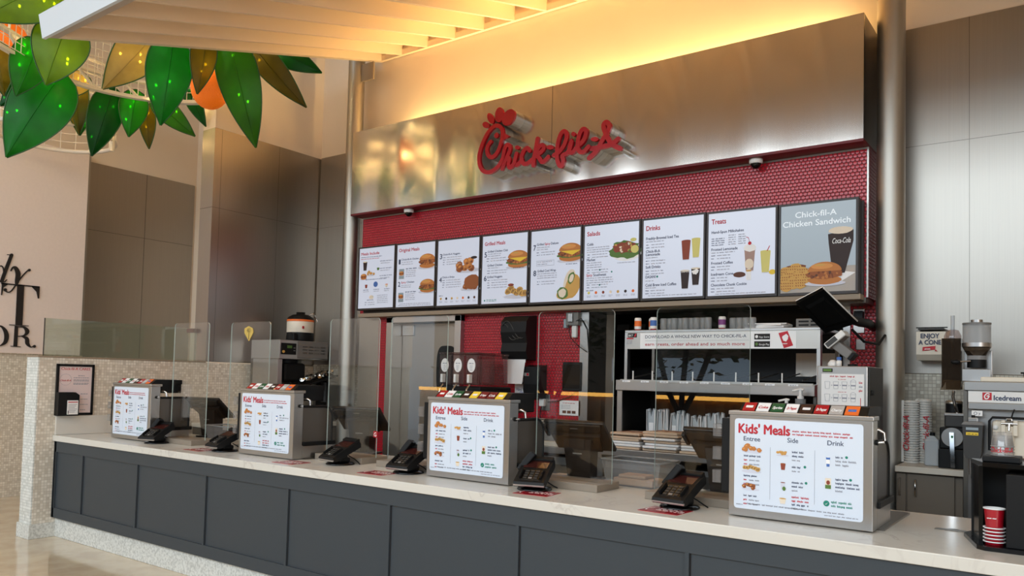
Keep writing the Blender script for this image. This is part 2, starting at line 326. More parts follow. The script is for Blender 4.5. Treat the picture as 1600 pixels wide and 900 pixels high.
    def text(s, t, x, z, size, y, mt, align='L', wid=None, bold=0.0, shear=0.0, ax='y'):
        V, F, a, b = glyphs(t, 0.0, shear); k = size; kx = size
        if bold:
            d = bold*size*.9
            for k_, (ox, oz) in enumerate(((d, 0), (-d, 0), (0, d), (0, -d))): s.text(t, x+ox, z+oz, size, y+(k_+1)*(2e-4 if ax == 'y' else -2e-4), mt, align, wid, 0.0, shear, ax)
        if wid: kx = wid/max(b-a, 1e-6)
        w = (b-a)*kx; x0 = x-(a*kx) - (0 if align == 'L' else w if align == 'R' else w/2)
        if ax == 'y': s.add([(x0+v[0]*kx, y, z+v[1]*k) for v in V], F, mt)
        elif ax == 'x': s.add([(y, x0+v[0]*kx, z+v[1]*k) for v in V], F, mt)
        return s
    def words(s, x, z, w, h, y, mt, seed=0):
        R = random.Random(seed*31+int(x*1000)*7+int(z*1000)); u = x
        while u < x+w-h*.6:
            l = min(R.uniform(1.6, 4.6)*h, x+w-u); e = u+l
            while u < e:
                k = R.random(); lw = h*R.uniform(.30, .5)
                if k > .65: s.rect(u, z, min(u+lw*.45, e), z+h, y, mt); s.rect(u+lw*.45, z, min(u+lw, e), z+h*R.uniform(.45, .7), y, mt) if u+lw*.45 < e else None
                else: s.rect(u, z+h*(.0 if k > .15 else -.22), min(u+lw, e), z+h*.7, y, mt)
                u += lw+h*.13
            u += h*.5
        return s
    def build(s, name, root=None, local=False, smooth=None):
        V = [Vector(v) for v in s.v]; loc = Vector((0, 0, 0))
        if root is not None:
            if not local:
                I = wmat(root).inverted(); V = [I @ v for v in V]
        else:
            xs = [v.x for v in V]; ys = [v.y for v in V]; loc = Vector(((min(xs)+max(xs))/2, (min(ys)+max(ys))/2, min(v.z for v in V))); V = [v-loc for v in V]
        me = bpy.data.meshes.new(name); me.from_pydata(V, [], s.f)
        for m in s.mats: me.materials.append(m)
        me.polygons.foreach_set('material_index', s.m); me.polygons.foreach_set('use_smooth', s.sm); me.update()
        bm = bmesh.new(); bm.from_mesh(me); bmesh.ops.recalc_face_normals(bm, faces=bm.faces); bm.to_mesh(me); bm.free()
        o = bpy.data.objects.new(name, me); COL.objects.link(o); o.location = loc
        if root is not None: o.parent = root
        return o
def wmat(o):
    m = Matrix.Translation(o.location) @ Euler(o.rotation_euler).to_matrix().to_4x4()
    return wmat(o.parent) @ m if o.parent else m
def tag(o, label, cat, group=None, kind=None):
    o['label'] = label; o['category'] = cat
    if group: o['group'] = group
    if kind: o['kind'] = kind
    return o
def thing(name, label, cat, loc=(0, 0, 0), rz=0.0, group=None):
    o = bpy.data.objects.new(name, None); COL.objects.link(o); o.empty_display_size = .05; o.location = loc; o.rotation_euler = (0, 0, rz)
    return tag(o, label, cat, group)
def struct(name, mb, label, cat='room'):
    return tag(mb.build(name), label, cat, kind='structure')
def dup(root, loc, rz, label):
    r = root.copy(); COL.objects.link(r); r.location = loc; r.rotation_euler = (0, 0, rz); r['label'] = label
    for ch in list(root.children):
        c = ch.copy(); COL.objects.link(c); c.parent = r
        for g in list(ch.children):
            d = g.copy(); COL.objects.link(d); d.parent = c
    return r

# ------------------------------------------------------------------ traced outlines, metres
LOGO=[
(0.016,[(-4.546,3.775),(-4.583,3.740),(-4.587,3.681),(-4.554,3.632),(-4.505,3.629),(-4.457,3.672),(-4.423,3.745),(-4.407,3.821),(-4.421,3.883),(-4.471,3.916),(-4.526,3.910),(-4.593,3.852),(-4.652,3.751),(-4.680,3.655),(-4.671,3.574),(-4.631,3.513),(-4.568,3.485),(-4.500,3.495),(-4.434,3.535),(-4.394,3.593)]),
(0.016,[(-4.403,3.497),(-4.363,3.579),(-4.323,3.651),(-4.319,3.695),(-4.349,3.716),(-4.376,3.689),(-4.394,3.613),(-4.404,3.546),(-4.386,3.553),(-4.345,3.586),(-4.321,3.578),(-4.328,3.525),(-4.310,3.494),(-4.266,3.526),(-4.255,3.559),(-4.239,3.615)]),
(0.016,[(-4.239,3.615),(-4.261,3.555),(-4.251,3.513),(-4.213,3.519),(-4.179,3.553)]),
(0.016,[(-4.094,3.622),(-4.123,3.650),(-4.163,3.627),(-4.185,3.573),(-4.166,3.517),(-4.119,3.506),(-4.062,3.536)]),
(0.017,[(-4.011,3.718),(-4.025,3.635),(-4.045,3.543),(-4.049,3.481)]),
(0.016,[(-4.040,3.561),(-3.991,3.639),(-3.952,3.650),(-3.940,3.617),(-3.978,3.585),(-4.012,3.571),(-3.983,3.534),(-3.959,3.500),(-3.926,3.502),(-3.887,3.534)]),
(0.016,[(-3.832,3.540),(-3.778,3.560),(-3.725,3.617),(-3.700,3.687),(-3.712,3.731),(-3.744,3.736),(-3.776,3.690),(-3.795,3.600),(-3.793,3.506),(-3.769,3.442),(-3.742,3.434),(-3.727,3.478),(-3.739,3.521),(-3.691,3.537),(-3.659,3.579),(-3.645,3.641),(-3.665,3.580),(-3.658,3.540),(-3.626,3.537),(-3.585,3.576),(-3.523,3.622),(-3.498,3.682),(-3.504,3.714),(-3.536,3.720),(-3.566,3.674),(-3.580,3.594),(-3.563,3.537),(-3.520,3.521),(-3.469,3.559)]),
(0.017,[(-3.467,3.463),(-3.396,3.511),(-3.347,3.585),(-3.288,3.665),(-3.274,3.712),(-3.300,3.746),(-3.328,3.730),(-3.319,3.679),(-3.276,3.591),(-3.235,3.540),(-3.165,3.498)]),
(0.017,[(-3.443,3.539),(-3.346,3.540),(-3.255,3.548),(-3.187,3.584)]),
]
LOGOP=[
[(-4.571,3.923),(-4.578,3.917),(-4.588,3.914),(-4.601,3.914),(-4.614,3.917),(-4.626,3.923),(-4.637,3.932),(-4.645,3.942),(-4.649,3.952),(-4.650,3.962),(-4.646,3.970),(-4.638,3.976),(-4.628,3.979),(-4.616,3.979),(-4.603,3.975),(-4.590,3.969),(-4.580,3.961),(-4.572,3.951),(-4.567,3.941),(-4.567,3.931)],
[(-4.519,4.004),(-4.513,3.987),(-4.511,3.971),(-4.513,3.958),(-4.520,3.949),(-4.529,3.945),(-4.541,3.946),(-4.554,3.953),(-4.567,3.964),(-4.579,3.979),(-4.589,3.996),(-4.595,4.013),(-4.597,4.029),(-4.595,4.042),(-4.588,4.051),(-4.579,4.055),(-4.567,4.053),(-4.553,4.047),(-4.540,4.035),(-4.528,4.021)],
[(-4.405,4.003),(-4.410,3.981),(-4.420,3.964),(-4.433,3.951),(-4.448,3.945),(-4.464,3.946),(-4.478,3.954),(-4.490,3.968),(-4.499,3.987),(-4.503,4.008),(-4.502,4.031),(-4.497,4.052),(-4.487,4.070),(-4.474,4.082),(-4.459,4.088),(-4.443,4.087),(-4.428,4.079),(-4.416,4.065),(-4.408,4.047),(-4.404,4.025)],
[(-4.284,3.935),(-4.302,3.917),(-4.324,3.904),(-4.348,3.898),(-4.371,3.899),(-4.391,3.908),(-4.407,3.922),(-4.417,3.942),(-4.419,3.965),(-4.413,3.988),(-4.400,4.010),(-4.382,4.028),(-4.360,4.040),(-4.336,4.046),(-4.313,4.045),(-4.292,4.036),(-4.277,4.021),(-4.268,4.002),(-4.266,3.980),(-4.271,3.957)],
[(-4.414,3.847),(-4.319,3.790),(-4.399,3.766)],
[(-4.457,3.815),(-4.461,3.808),(-4.468,3.803),(-4.475,3.800),(-4.484,3.799),(-4.491,3.801),(-4.498,3.806),(-4.503,3.812),(-4.506,3.820),(-4.506,3.828),(-4.504,3.836),(-4.499,3.843),(-4.493,3.848),(-4.485,3.851),(-4.477,3.852),(-4.469,3.850),(-4.463,3.845),(-4.458,3.839),(-4.455,3.831),(-4.455,3.823)],
[(-4.207,3.668),(-4.208,3.662),(-4.211,3.657),(-4.217,3.654),(-4.224,3.652),(-4.232,3.652),(-4.240,3.654),(-4.247,3.658),(-4.253,3.663),(-4.257,3.669),(-4.259,3.676),(-4.258,3.681),(-4.254,3.686),(-4.248,3.690),(-4.241,3.691),(-4.233,3.691),(-4.225,3.689),(-4.218,3.685),(-4.212,3.680),(-4.208,3.674)],
[(-3.831,3.615),(-3.832,3.608),(-3.837,3.603),(-3.845,3.599),(-3.856,3.597),(-3.868,3.597),(-3.881,3.599),(-3.892,3.603),(-3.902,3.608),(-3.908,3.614),(-3.911,3.621),(-3.910,3.627),(-3.905,3.633),(-3.897,3.637),(-3.886,3.639),(-3.873,3.639),(-3.861,3.637),(-3.850,3.633),(-3.840,3.627),(-3.834,3.621)],
[(-3.605,3.694),(-3.606,3.688),(-3.609,3.683),(-3.614,3.680),(-3.620,3.678),(-3.628,3.678),(-3.635,3.680),(-3.642,3.684),(-3.647,3.689),(-3.651,3.696),(-3.652,3.702),(-3.651,3.708),(-3.648,3.713),(-3.643,3.717),(-3.636,3.719),(-3.629,3.719),(-3.622,3.716),(-3.615,3.712),(-3.610,3.707),(-3.606,3.701)],
[(-3.375,3.615),(-3.376,3.609),(-3.381,3.603),(-3.389,3.600),(-3.400,3.598),(-3.412,3.598),(-3.424,3.600),(-3.435,3.603),(-3.444,3.609),(-3.450,3.615),(-3.453,3.621),(-3.452,3.627),(-3.447,3.632),(-3.439,3.636),(-3.428,3.638),(-3.416,3.638),(-3.404,3.636),(-3.393,3.632),(-3.384,3.627),(-3.378,3.621)],
]
WALLS=[
[(4.006,2.674,0.0061),(4.025,2.714,0.0092),(4.056,2.711,0.0199),(4.084,2.645,0.0261),(4.077,2.553,0.0215),(4.070,2.506,0.0077)],
[(4.200,2.711,0.0061),(4.140,2.637,0.0061),(4.063,2.505,0.0061),(4.018,2.432,0.0061),(3.978,2.417,0.0061),(3.949,2.444,0.0077)],
[(4.004,2.861,0.0169),(3.957,2.698,0.0184),(3.913,2.537,0.0184)],
[(3.913,2.537,0.0092),(3.941,2.533,0.0061),(3.966,2.563,0.0031)],
[(3.873,2.710,0.0061),(3.902,2.717,0.0061),(3.922,2.693,0.0046),(3.930,2.634,0.0046)],
[(3.889,2.013,0.0046),(3.936,2.009,0.0092),(3.979,1.959,0.0199),(3.996,1.892,0.0230),(3.983,1.823,0.0184),(3.933,1.783,0.0046),(3.900,1.782,0.0046)],
[(4.114,2.015,0.0061),(4.177,2.016,0.0107),(4.217,1.969,0.0230),(4.189,1.918,0.0092),(4.119,1.902,0.0046)],
[(4.164,1.905,0.0061),(4.216,1.881,0.0199),(4.227,1.821,0.0199),(4.266,1.781,0.0061),(4.297,1.798,0.0046)],
]
WALLP=[
[(4.219,2.708),(4.219,2.703),(4.217,2.699),(4.214,2.695),(4.210,2.692),(4.206,2.691),(4.201,2.691),(4.197,2.693),(4.194,2.696),(4.192,2.700),(4.191,2.705),(4.191,2.709),(4.193,2.714),(4.196,2.718),(4.200,2.721),(4.204,2.722),(4.209,2.722),(4.213,2.720),(4.216,2.717),(4.218,2.713)],
[(3.972,2.444),(3.972,2.438),(3.970,2.433),(3.966,2.428),(3.962,2.425),(3.957,2.424),(3.952,2.424),(3.947,2.426),(3.943,2.430),(3.941,2.435),(3.940,2.440),(3.940,2.446),(3.942,2.451),(3.946,2.455),(3.950,2.458),(3.955,2.460),(3.960,2.460),(3.965,2.458),(3.969,2.454),(3.971,2.449)],
[(4.320,1.793),(4.320,1.787),(4.318,1.782),(4.315,1.778),(4.311,1.776),(4.307,1.775),(4.302,1.776),(4.298,1.778),(4.295,1.781),(4.293,1.786),(4.292,1.791),(4.292,1.796),(4.294,1.801),(4.297,1.805),(4.301,1.808),(4.305,1.809),(4.309,1.808),(4.314,1.806),(4.317,1.802),(4.319,1.798)],
[(3.911,2.520),(4.329,2.522),(4.329,2.509),(3.912,2.505)],
[(4.231,2.521),(4.329,2.522),(4.330,2.375),(4.318,2.374),(4.299,2.453)],
[(3.918,2.519),(3.993,2.516),(3.934,2.468),(3.924,2.377),(3.916,2.376)],
[(4.083,2.520),(4.157,2.519),(4.158,2.039),(4.085,2.039)],
[(4.019,2.037),(4.228,2.039),(4.229,2.032),(4.019,2.030)],
[(3.956,2.863),(4.021,2.863),(4.018,2.855),(3.956,2.856)],
[(4.079,2.026),(4.114,2.025),(4.115,1.784),(4.076,1.786)],
[(4.046,1.786),(4.153,1.783),(4.153,1.776),(4.046,1.778)],
]
LEAVES=[
((-8.308,3.143,3.529),(-8.033,3.500,4.420),0.315,'g2'),
((-7.978,3.065,4.035),(-7.864,3.199,4.598),0.201,'g1'),
((-7.586,3.159,4.088),(-7.442,3.274,4.703),0.272,'y1'),
((-7.559,3.645,4.200),(-7.226,4.032,4.880),0.239,'o1'),
((-8.484,3.784,4.341),(-8.480,3.871,4.638),0.146,'o1'),
((-8.717,3.985,4.030),(-8.683,3.892,4.688),0.142,'o2'),
((-8.575,4.055,3.804),(-8.418,4.178,4.567),0.198,'g3'),
((-8.341,4.323,4.044),(-8.292,4.357,4.564),0.168,'g1'),
((-8.377,4.576,3.981),(-8.386,4.520,4.490),0.104,'o3'),
((-7.216,4.045,3.901),(-7.038,4.039,4.743),0.240,'g2'),
((-8.058,4.926,4.165),(-8.301,4.529,4.548),0.140,'g4'),
((-6.972,4.263,4.228),(-6.868,4.265,4.817),0.149,'o2'),
((-6.845,4.861,3.832),(-6.829,4.475,4.887),0.236,'g4'),
((-6.749,5.403,4.391),(-7.044,4.833,5.019),0.165,'o3'),
((-6.706,5.557,4.810),(-7.118,5.084,5.046),0.154,'g3'),
((-7.811,4.899,4.225),(-7.917,4.700,4.668),0.101,'g3'),
((-7.635,2.636,4.504),(-7.317,3.200,5.050),0.298,'y1'),
((-8.498,3.135,4.063),(-8.278,3.572,4.606),0.212,'g3'),
((-8.374,3.118,4.128),(-8.373,3.005,4.648),0.154,'o2'),
((-8.714,3.991,4.031),(-8.717,3.991,4.463),0.104,'g1'),
]
# ------------------------------------------------------------------ room shell
YB = 6.41
TILEE = tile_mat('mosaic_end_daylit', 'y', .026, (236, 238, 234), (206, 210, 206), (186, 188, 184))  # paler, cooler tile: daylight on the wall end put into its colour
m = MB(); m.box(-16, -10, -.1, 4.5, 9.6, 0, FLOOR); struct('floor', m, 'polished beige terrazzo floor in front of the counter')
m = MB(); m.box(-16, -4.5, 6.4, 4.5, 9.6, 6.6, PLASTER); struct('ceiling', m, 'pale plaster ceiling high above the hall')
m = MB()
m.box(-10.6, YB, 0, -6.6, 6.6, 6.4, WHITEWALL); m.box(-6.6, YB, 2.25, -1.29, 6.6, 6.4, WHITEWALL)
m.box(-6.6, YB, 0, -3.62, 6.6, 2.25, WHITEWALL); m.box(-1.42, YB, 0, -1.29, 6.6, 2.25, WHITEWALL); m.box(-1.29, YB, 0, 4.5, 6.6, 6.4, WHITEWALL)
struct('wall_back', m, 'cream back wall lit yellow above the steel sign band')
m = MB(); m.box(4.3, -4, 0, 4.5, YB, 6.4, WHITEWALL); struct('wall_right', m, 'plain cream wall beyond the right end of the counter')
m = MB(); m.box(-10.6, 2.0, 0, -10.4, YB, 6.4, WHITEWALL); struct('wall_left', m, 'cream wall behind the orange tree light on the left')
# steel cladding and mosaic wainscot on the back wall
def seams(m, xs, zs, x0, x1, z0, z1, y):
    for x in xs: m.box(x-.002, y-.001, z0, x+.002, y, z1, STEELD)
    for z in zs: m.box(x0, y-.001, z-.002, x1, y, z+.002, STEELD)
m = MB(); m.box(-1.29, 6.39, 1.66, 4.3, YB, 4.225, STEELW); seams(m, (-.677, .55, 1.8), (3.335,), -1.29, 4.3, 1.66, 4.225, 6.39); struct('trim_1', m, 'brushed steel wall panels right of the round column')
m = MB(); m.box(-7.66, 6.39, 1.66, -6.27, YB, 4.21, STEELW); seams(m, (-7.1,), (3.335,), -7.66, -6.6, 1.66, 4.21, 6.39); struct('trim_2', m, 'brushed steel wall panel left of the menu boards')
m = MB(); m.box(-1.29, 6.38, 0, 4.3, YB, 1.655, TILEY); struct('trim_3', m, 'pale mosaic tile dado under the right steel panels')
m = MB(); m.box(-7.66, 6.38, 0, -6.27, YB, 1.655, TILEY); struct('trim_4', m, 'pale mosaic tile dado behind the coffee station')
m = MB(); m.box(-10.4, 2.2, .0, -10.385, 6.38, 4.204, STEELW); m.box(-10.386, 5.66, 1.7, -10.382, 5.667, 4.2, STEELD); m.box(-10.386, 4.9, 3.327, -10.382, 6.38, 3.333, STEELD); struct('trim_5', m, 'dark brushed steel panel on the far left wall')
# low mosaic side wall with its full-height steel clad part
m = MB(); m.box(-7.90, 3.262, .13, -7.68, 6.41, 1.635, TILEX); m.box(-7.90, 3.25, .13, -7.68, 3.262, 1.635, TILEE); struct('wall_side', m, 'low mosaic tiled wall closing the left end of the counter')
m = MB(); m.box(-7.905, 3.245, 1.635, -7.675, 4.93, 1.650, TAN, .003); struct('trim_6', m, 'thin tan cap strip along the low mosaic wall')
m = MB(); m.box(-7.915, 3.235, 0, -7.665, 4.6, .13, CONC, .004); struct('baseboard_side', m, 'pale concrete plinth under the mosaic wall end')
m = MB(); m.box(-7.91, 4.93, 1.65, -7.68, 6.41, 4.205, STEELW)
m.box(-7.6805, 4.93, 3.328, -7.679, 6.41, 3.332, STEELD); m.box(-7.91, 4.928, 3.327, -7.68, 4.931, 3.333, STEELD)
for y in (5.02, 5.78): m.box(-7.6805, y-.002, 1.65, -7.679, y+.002, 4.205, STEELD)
m.box(-7.905, 4.935, 4.205, -7.685, 6.41, 6.4, WHITEWALL); struct('wall_steel_return', m, 'steel clad return wall with white plaster above')
m = MB(); m.box(-8.0, 4.885, 1.96, -7.86, 4.93, 2.005, REDPAINT, .004); tag(m.build('handrail_bracket'), 'small dark red bar end beside the steel return wall', 'rail')
# pink wall board with black lettering, mosaic below
m = MB(); m.box(-10.36, -3, 1.70, -10.30, 4.845, 4.272, PINKWALL); m.box(-10.362, 4.845, 1.70, -10.298, 4.87, 4.275, TRIM); struct('wall_pink', m, 'pale pink wall board on the far left with black lettering')
m = MB(); m.box(-10.38, -3, 0, -10.345, 4.9, 1.70, TILEX); struct('trim_7', m, 'mosaic tile dado below the pink wall board')
m = MB()
for S in WALLS: m.stroke(S, 'x', -10.285, -10.30, T_BLACK)
for P in WALLP: m.prism(P, 'x', -10.2845, -10.30, T_BLACK)
tag(m.build('wall_lettering'), 'large black serif lettering cut off at the picture edge on the pink wall', 'lettering')
# red penny-tile wall under the sign band
m = MB()
m.box(-6.58, 6.11, 2.20, -1.29, YB, 3.30, PENNYY); m.box(-6.27, 6.11, 0, -6.10, YB, 2.2, PENNYY); m.box(-5.06, 6.11, 0, -3.62, YB, 2.2, PENNYY)
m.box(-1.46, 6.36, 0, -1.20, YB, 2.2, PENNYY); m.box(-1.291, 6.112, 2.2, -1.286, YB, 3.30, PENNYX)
struct('wall_service', m, 'red penny tile wall behind the menu boards')
m = MB(); m.box(-1.296, 6.104, 2.2, -1.284, 6.113, 3.30, TRIM); m.box(-6.586, 6.104, 2.2, -6.574, 6.113, 3.30, TRIM); m.box(-6.58, 6.106, 3.288, -1.29, 6.112, 3.302, TRIM)
m.box(-3.70, 6.10, .9, -3.61, 6.42, 2.2, STEEL); m.box(-1.51, 6.34, .9, -1.46, 6.42, 2.16, STEEL); m.box(-3.70, 6.10, 2.16, -1.30, 6.42, 2.2, STEELD)
struct('trim_8', m, 'thin metal edge strips around the red tile wall and kitchen opening')
m = MB(); m.box(-6.58, 6.11, 0, -6.27, YB, 2.2, STEELW); struct('trim_9', m, 'steel wall strip left of the kitchen door')
# kitchen beyond the opening
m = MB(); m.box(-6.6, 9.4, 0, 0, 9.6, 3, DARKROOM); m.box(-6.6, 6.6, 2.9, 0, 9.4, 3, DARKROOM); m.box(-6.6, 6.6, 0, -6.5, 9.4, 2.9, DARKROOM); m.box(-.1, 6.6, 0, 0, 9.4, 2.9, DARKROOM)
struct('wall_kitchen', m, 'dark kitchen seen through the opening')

# ------------------------------------------------------------------ steel sign band (bulkhead)
t = thing('sign_bulkhead', 'long brushed steel band carrying the red script sign', 'sign band', (-3.95, 6.18, 3.31))
m = MB(); m.box(-6.61, 5.95, 3.325, -1.289, 5.975, 4.24, STEELF)
for x in (-3.957,): m.box(x-.002, 5.9485, 3.325, x+.002, 5.951, 4.24, STEELD)
m.box(-6.61, 5.975, 3.325, -6.585, 6.388, 4.24, STEELD); m.box(-1.314, 5.975, 3.325, -1.289, 6.388, 4.24, STEELD); m.build('steel_face', t)
m = MB(); m.box(-6.61, 5.95, 3.305, -1.289, 6.388, 3.325, REDPAINT); m.build('soffit', t)
# red script sign
t = thing('script_sign', 'red raised script sign with a chicken head capital on the steel band', 'sign', (-4.0, 5.95, 3.5))
RET = mat('sign_return_silver', (176, 172, 166), .35, .6)
m = MB()
for w, pts in LOGO:
    P = [(u, v, w*1.25) for u, v in pts]
    m.stroke(P, 'y', 5.80, 5.822, REDLET, REDLET)
for P in LOGOP: m.prism(P, 'y', 5.7995, 5.822, REDLET)
m.build('letter_face', t)
m = MB()
for w, pts in LOGO:
    P = [(u, v, w*1.2) for u, v in pts]; m.stroke(P, 'y', 5.822, 5.868, RET); m.stroke([(a, b, c*.9) for a, b, c in P], 'y', 5.868, 5.874, T_BLACK); m.stroke(P, 'y', 5.874, 5.9495, RET)
for P in LOGOP: m.prism(P, 'y', 5.822, 5.868, RET); m.prism(P, 'y', 5.868, 5.9495, RET)
m.build('letter_return', t)

# ------------------------------------------------------------------ columns
def column(x, y, lab):
    t = thing('round_column', lab, 'column', (x, y, 0)); m = MB(); m.cyl((x, y, 0), (x, y, 5.2), .0945, COLSTEEL, n=40); m.build('shaft', t)
    m = MB(); m.lathe((x, y, 0), [(.13, 0), (.13, .02), (.1, .03)], STEEL, 32); m.build('base_collar', t)
column(-6.865, 6.2, 'round steel column left of the menu boards')
column(-1.145, 6.15, 'round steel column right of the menu boards')

# ------------------------------------------------------------------ slatted canopy
SL = .2877
def zc(y): return 4.16+SL*(y-2.76)
t = thing('slatted_canopy', 'sloping cream canopy with deep slats hanging over the counter', 'canopy', (-2, 4.6, 4.7))
def slab(m, x0, x1, y0, y1, a, b, mt):
    V = [(x, y, zc(y)+d) for d in (a, b) for y in (y0, y1) for x in (x0, x1)]
    m.add(V, [(0, 2, 3, 1), (4, 5, 7, 6), (0, 1, 5, 4), (2, 6, 7, 3), (0, 4, 6, 2), (1, 3, 7, 5)], mt)
m = MB(); slab(m, -6.66, 2.6, 2.76, 6.405, .19, .23, SLAT); m.build('deck', t)
x = -6.29
while x < 2.4:
    m = MB(); slab(m, x-.016, x+.016, 2.85, 6.34, .0, .19, SLAT); m.build('slat', t); x += .394
m = MB(); slab(m, -6.67, 2.6, 2.76, 2.85, -.002, .23, GREYP if False else mat('frame_grey_board', (190, 178, 168), .6)); m.build('front_frame', t)
m = MB(); slab(m, -6.67, -6.60, 2.85, 6.405, -.002, .23, SLAT); m.build('end_frame', t)
m = MB(); slab(m, -6.60, 2.6, 6.33, 6.405, -.002, .06, SLAT); m.build('wall_rail', t)
m = MB(); m.add([(x, y, z) for x, y, z in ((-6.68, 2.735, 4.145), (2.6, 2.735, 4.145), (2.6, 2.76, 4.145), (-6.68, 2.76, 4.145), (-6.68, 2.70, 4.325), (2.6, 2.70, 4.325), (2.6, 2.76, 4.325), (-6.68, 2.76, 4.325))],
    [(3, 2, 1, 0), (4, 5, 6, 7), (0, 1, 5, 4), (1, 2, 6, 5), (2, 3, 7, 6), (3, 0, 4, 7)], SLATF); m.build('front_board', t)
m = MB(); m.box(-6.78, 6.19, 4.93, -6.58, 6.21, 5.13, TAN); m.build('bracket', t)

# ------------------------------------------------------------------ orange tree light
t = thing('orange_tree_light', 'hanging white ring of glowing green leaves, oranges and fairy lights', 'hanging light', (-7.13, 3.76, 4.4))
CX_, CY_, RR = -7.13, 3.76, 1.09
def rp(r, a):                                                    # circle that runs out straight past 212 degrees
    b = math.radians(min(a, 212)); e = math.radians(max(0, a-212))*1.09
    return CX_+r*math.cos(b)-math.sin(b)*e, CY_+r*math.sin(b)+math.cos(b)*e
def ring(z, r, a0, a1, n=40): return [rp(r, a0+(a1-a0)*i/n)+(z,) for i in range(n+1)]
def band(m, z, h, r, w, a0, a1, mt, n=40):
    A = [ring(z+dz, rr, a0, a1, n) for rr, dz in ((r-w, 0), (r, 0), (r, h), (r-w, h))]; V = [p for a in A for p in a]; k = n+1
    m.add(V, [(j*k+i, j*k+i+1, ((j+1) % 4)*k+i+1, ((j+1) % 4)*k+i) for j in range(4) for i in range(n)], mt)
A0, A1 = 108, 272
m = MB(); band(m, 4.385, .03, RR+.01, .06, A0, A1, WHITEM); m.build('hoop', t)
m = MB(); band(m, 4.56, .03, RR+.01, .06, A0, A1, WHITEM); m.build('hoop', t)
m = MB(); band(m, 5.05, .03, RR+.01, .06, A0, A1, WHITEM); m.build('hoop', t)
for i, a in enumerate(range(A0, A1, 22)):
    p = ring(4.41, RR-.02, a, a, 1)[0]; q = ring(4.57, RR-.02, a+9, a+9, 1)[0]; m = MB(); m.tube([p, q], .016, WHITEM, 4); m.tube([q, (q[0], q[1], 5.06)], .012, WHITEM, 4); m.build('strut', t)
m = MB()
for i in range(A0, A1+1, 4):
    p = ring(0, RR-.1, i, i, 1)[0]; m.tube([(p[0], p[1], 4.4), (p[0], p[1], 5.5)], .004, WHITEM, 4)
for k in range(15): m.tube(ring(4.4+.078*k, RR-.1, A0, A1, 30), .004, WHITEM, 4)
m.build('wire_grid', t)
# trunk cage lower down
m = MB(); TX, TY, TR = -9.35, 4.0, .62
for i in range(24):
    a = i*PI/12; m.tube([(TX+TR*math.cos(a), TY+TR*math.sin(a), 4.12), (TX+TR*math.cos(a), TY+TR*math.sin(a), 5.0)], .005, WHITEM, 4)
for k in range(9): m.tube([(TX+TR*math.cos(i*PI/16), TY+TR*math.sin(i*PI/16), 4.14+.1*k) for i in range(32)], .005, WHITEM, 4, True)
m.build('trunk_grid', t)
m = MB()
for z in (4.13, 4.9): m.tube([(TX+TR*math.cos(i*PI/16), TY+TR*math.sin(i*PI/16), z) for i in range(32)], .024, WHITEM, 6, True)
m.tube([(TX+.45, TY+.43, 4.0), (TX+.45, TY+.43, 5.2)], .03, WHITEM, 6); m.build('trunk_frame', t)
CAMP = Vector((0, 0, 1.55)); RL = random.Random(4)
for tip, base, hw, cc in LEAVES:
    tip, base = Vector(tip), Vector(base); ax = tip-base; ln = ax.length; ax.normalize(); view = (tip-CAMP).normalized()
    wv = ax.cross(view).normalized(); tw = RL.uniform(-.35, .35); wv = (wv*math.cos(tw)+view*math.sin(tw)).normalized(); nv = wv.cross(ax).normalized()
    if nv.dot(view) > 0: nv = -nv
    V = []; n = 16; cr = (-1, -.66, -.33, 0, .33, .66, 1)
    for i in range(n+1):
        s_ = i/n; w = hw*.86*max(.02, s_**.55*(1-s_)**.98/.3680)
        for c in cr:
            V.append(base+ax*ln*s_+wv*w*c+nv*(.10*hw*(1-abs(c)) + .10*ln*math.sin(PI*s_)*.5))
    k = len(cr); F = [(i*k+j, i*k+j+1, (i+1)*k+j+1, (i+1)*k+j) for i in range(n) for j in range(k-1)]
    m = MB(); nb = len(V); V2 = V+[v-nv*.006 for v in V]
    m.add(V2, F+[tuple(nb+q for q in reversed(f)) for f in F], LM[cc], True)
    m.tube([V[i*k] for i in range(n+1)], .006, LEAFRIM, 5); m.tube([V[i*k+k-1] for i in range(n+1)], .006, LEAFRIM, 5)
    m.tube([V[i*k+3]+nv*.002 for i in range(n+1)], .004, LM[cc], 4)
    m.build('leaf', t)
    for k in range(3):
        q = base+ax*ln*RL.uniform(.08, .62)+wv*hw*RL.uniform(-.45, .45)-nv*.075; m = MB(); m.ell(q, .011, .011, .015, BULB, 8, 6); m.build('fairy_bulb', t)
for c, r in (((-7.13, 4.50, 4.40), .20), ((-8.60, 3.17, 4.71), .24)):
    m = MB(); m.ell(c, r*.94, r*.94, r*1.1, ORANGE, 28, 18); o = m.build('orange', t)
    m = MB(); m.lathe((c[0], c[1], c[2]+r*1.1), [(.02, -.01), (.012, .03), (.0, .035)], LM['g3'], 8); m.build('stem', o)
for i in range(22):
    a = RL.uniform(A0, A1); z = RL.uniform(4.42, 5.15); r = RR+RL.uniform(-.16, -.06); p = rp(r, a)+(z,)
    if i >= 16: a = RL.uniform(0, 2*PI); p = (TX+.55*math.cos(a), TY+.55*math.sin(a), RL.uniform(4.2, 4.6))
    m = MB(); m.ell(p, .011, .011, .015, BULB, 8, 6); m.build('fairy_bulb', t)

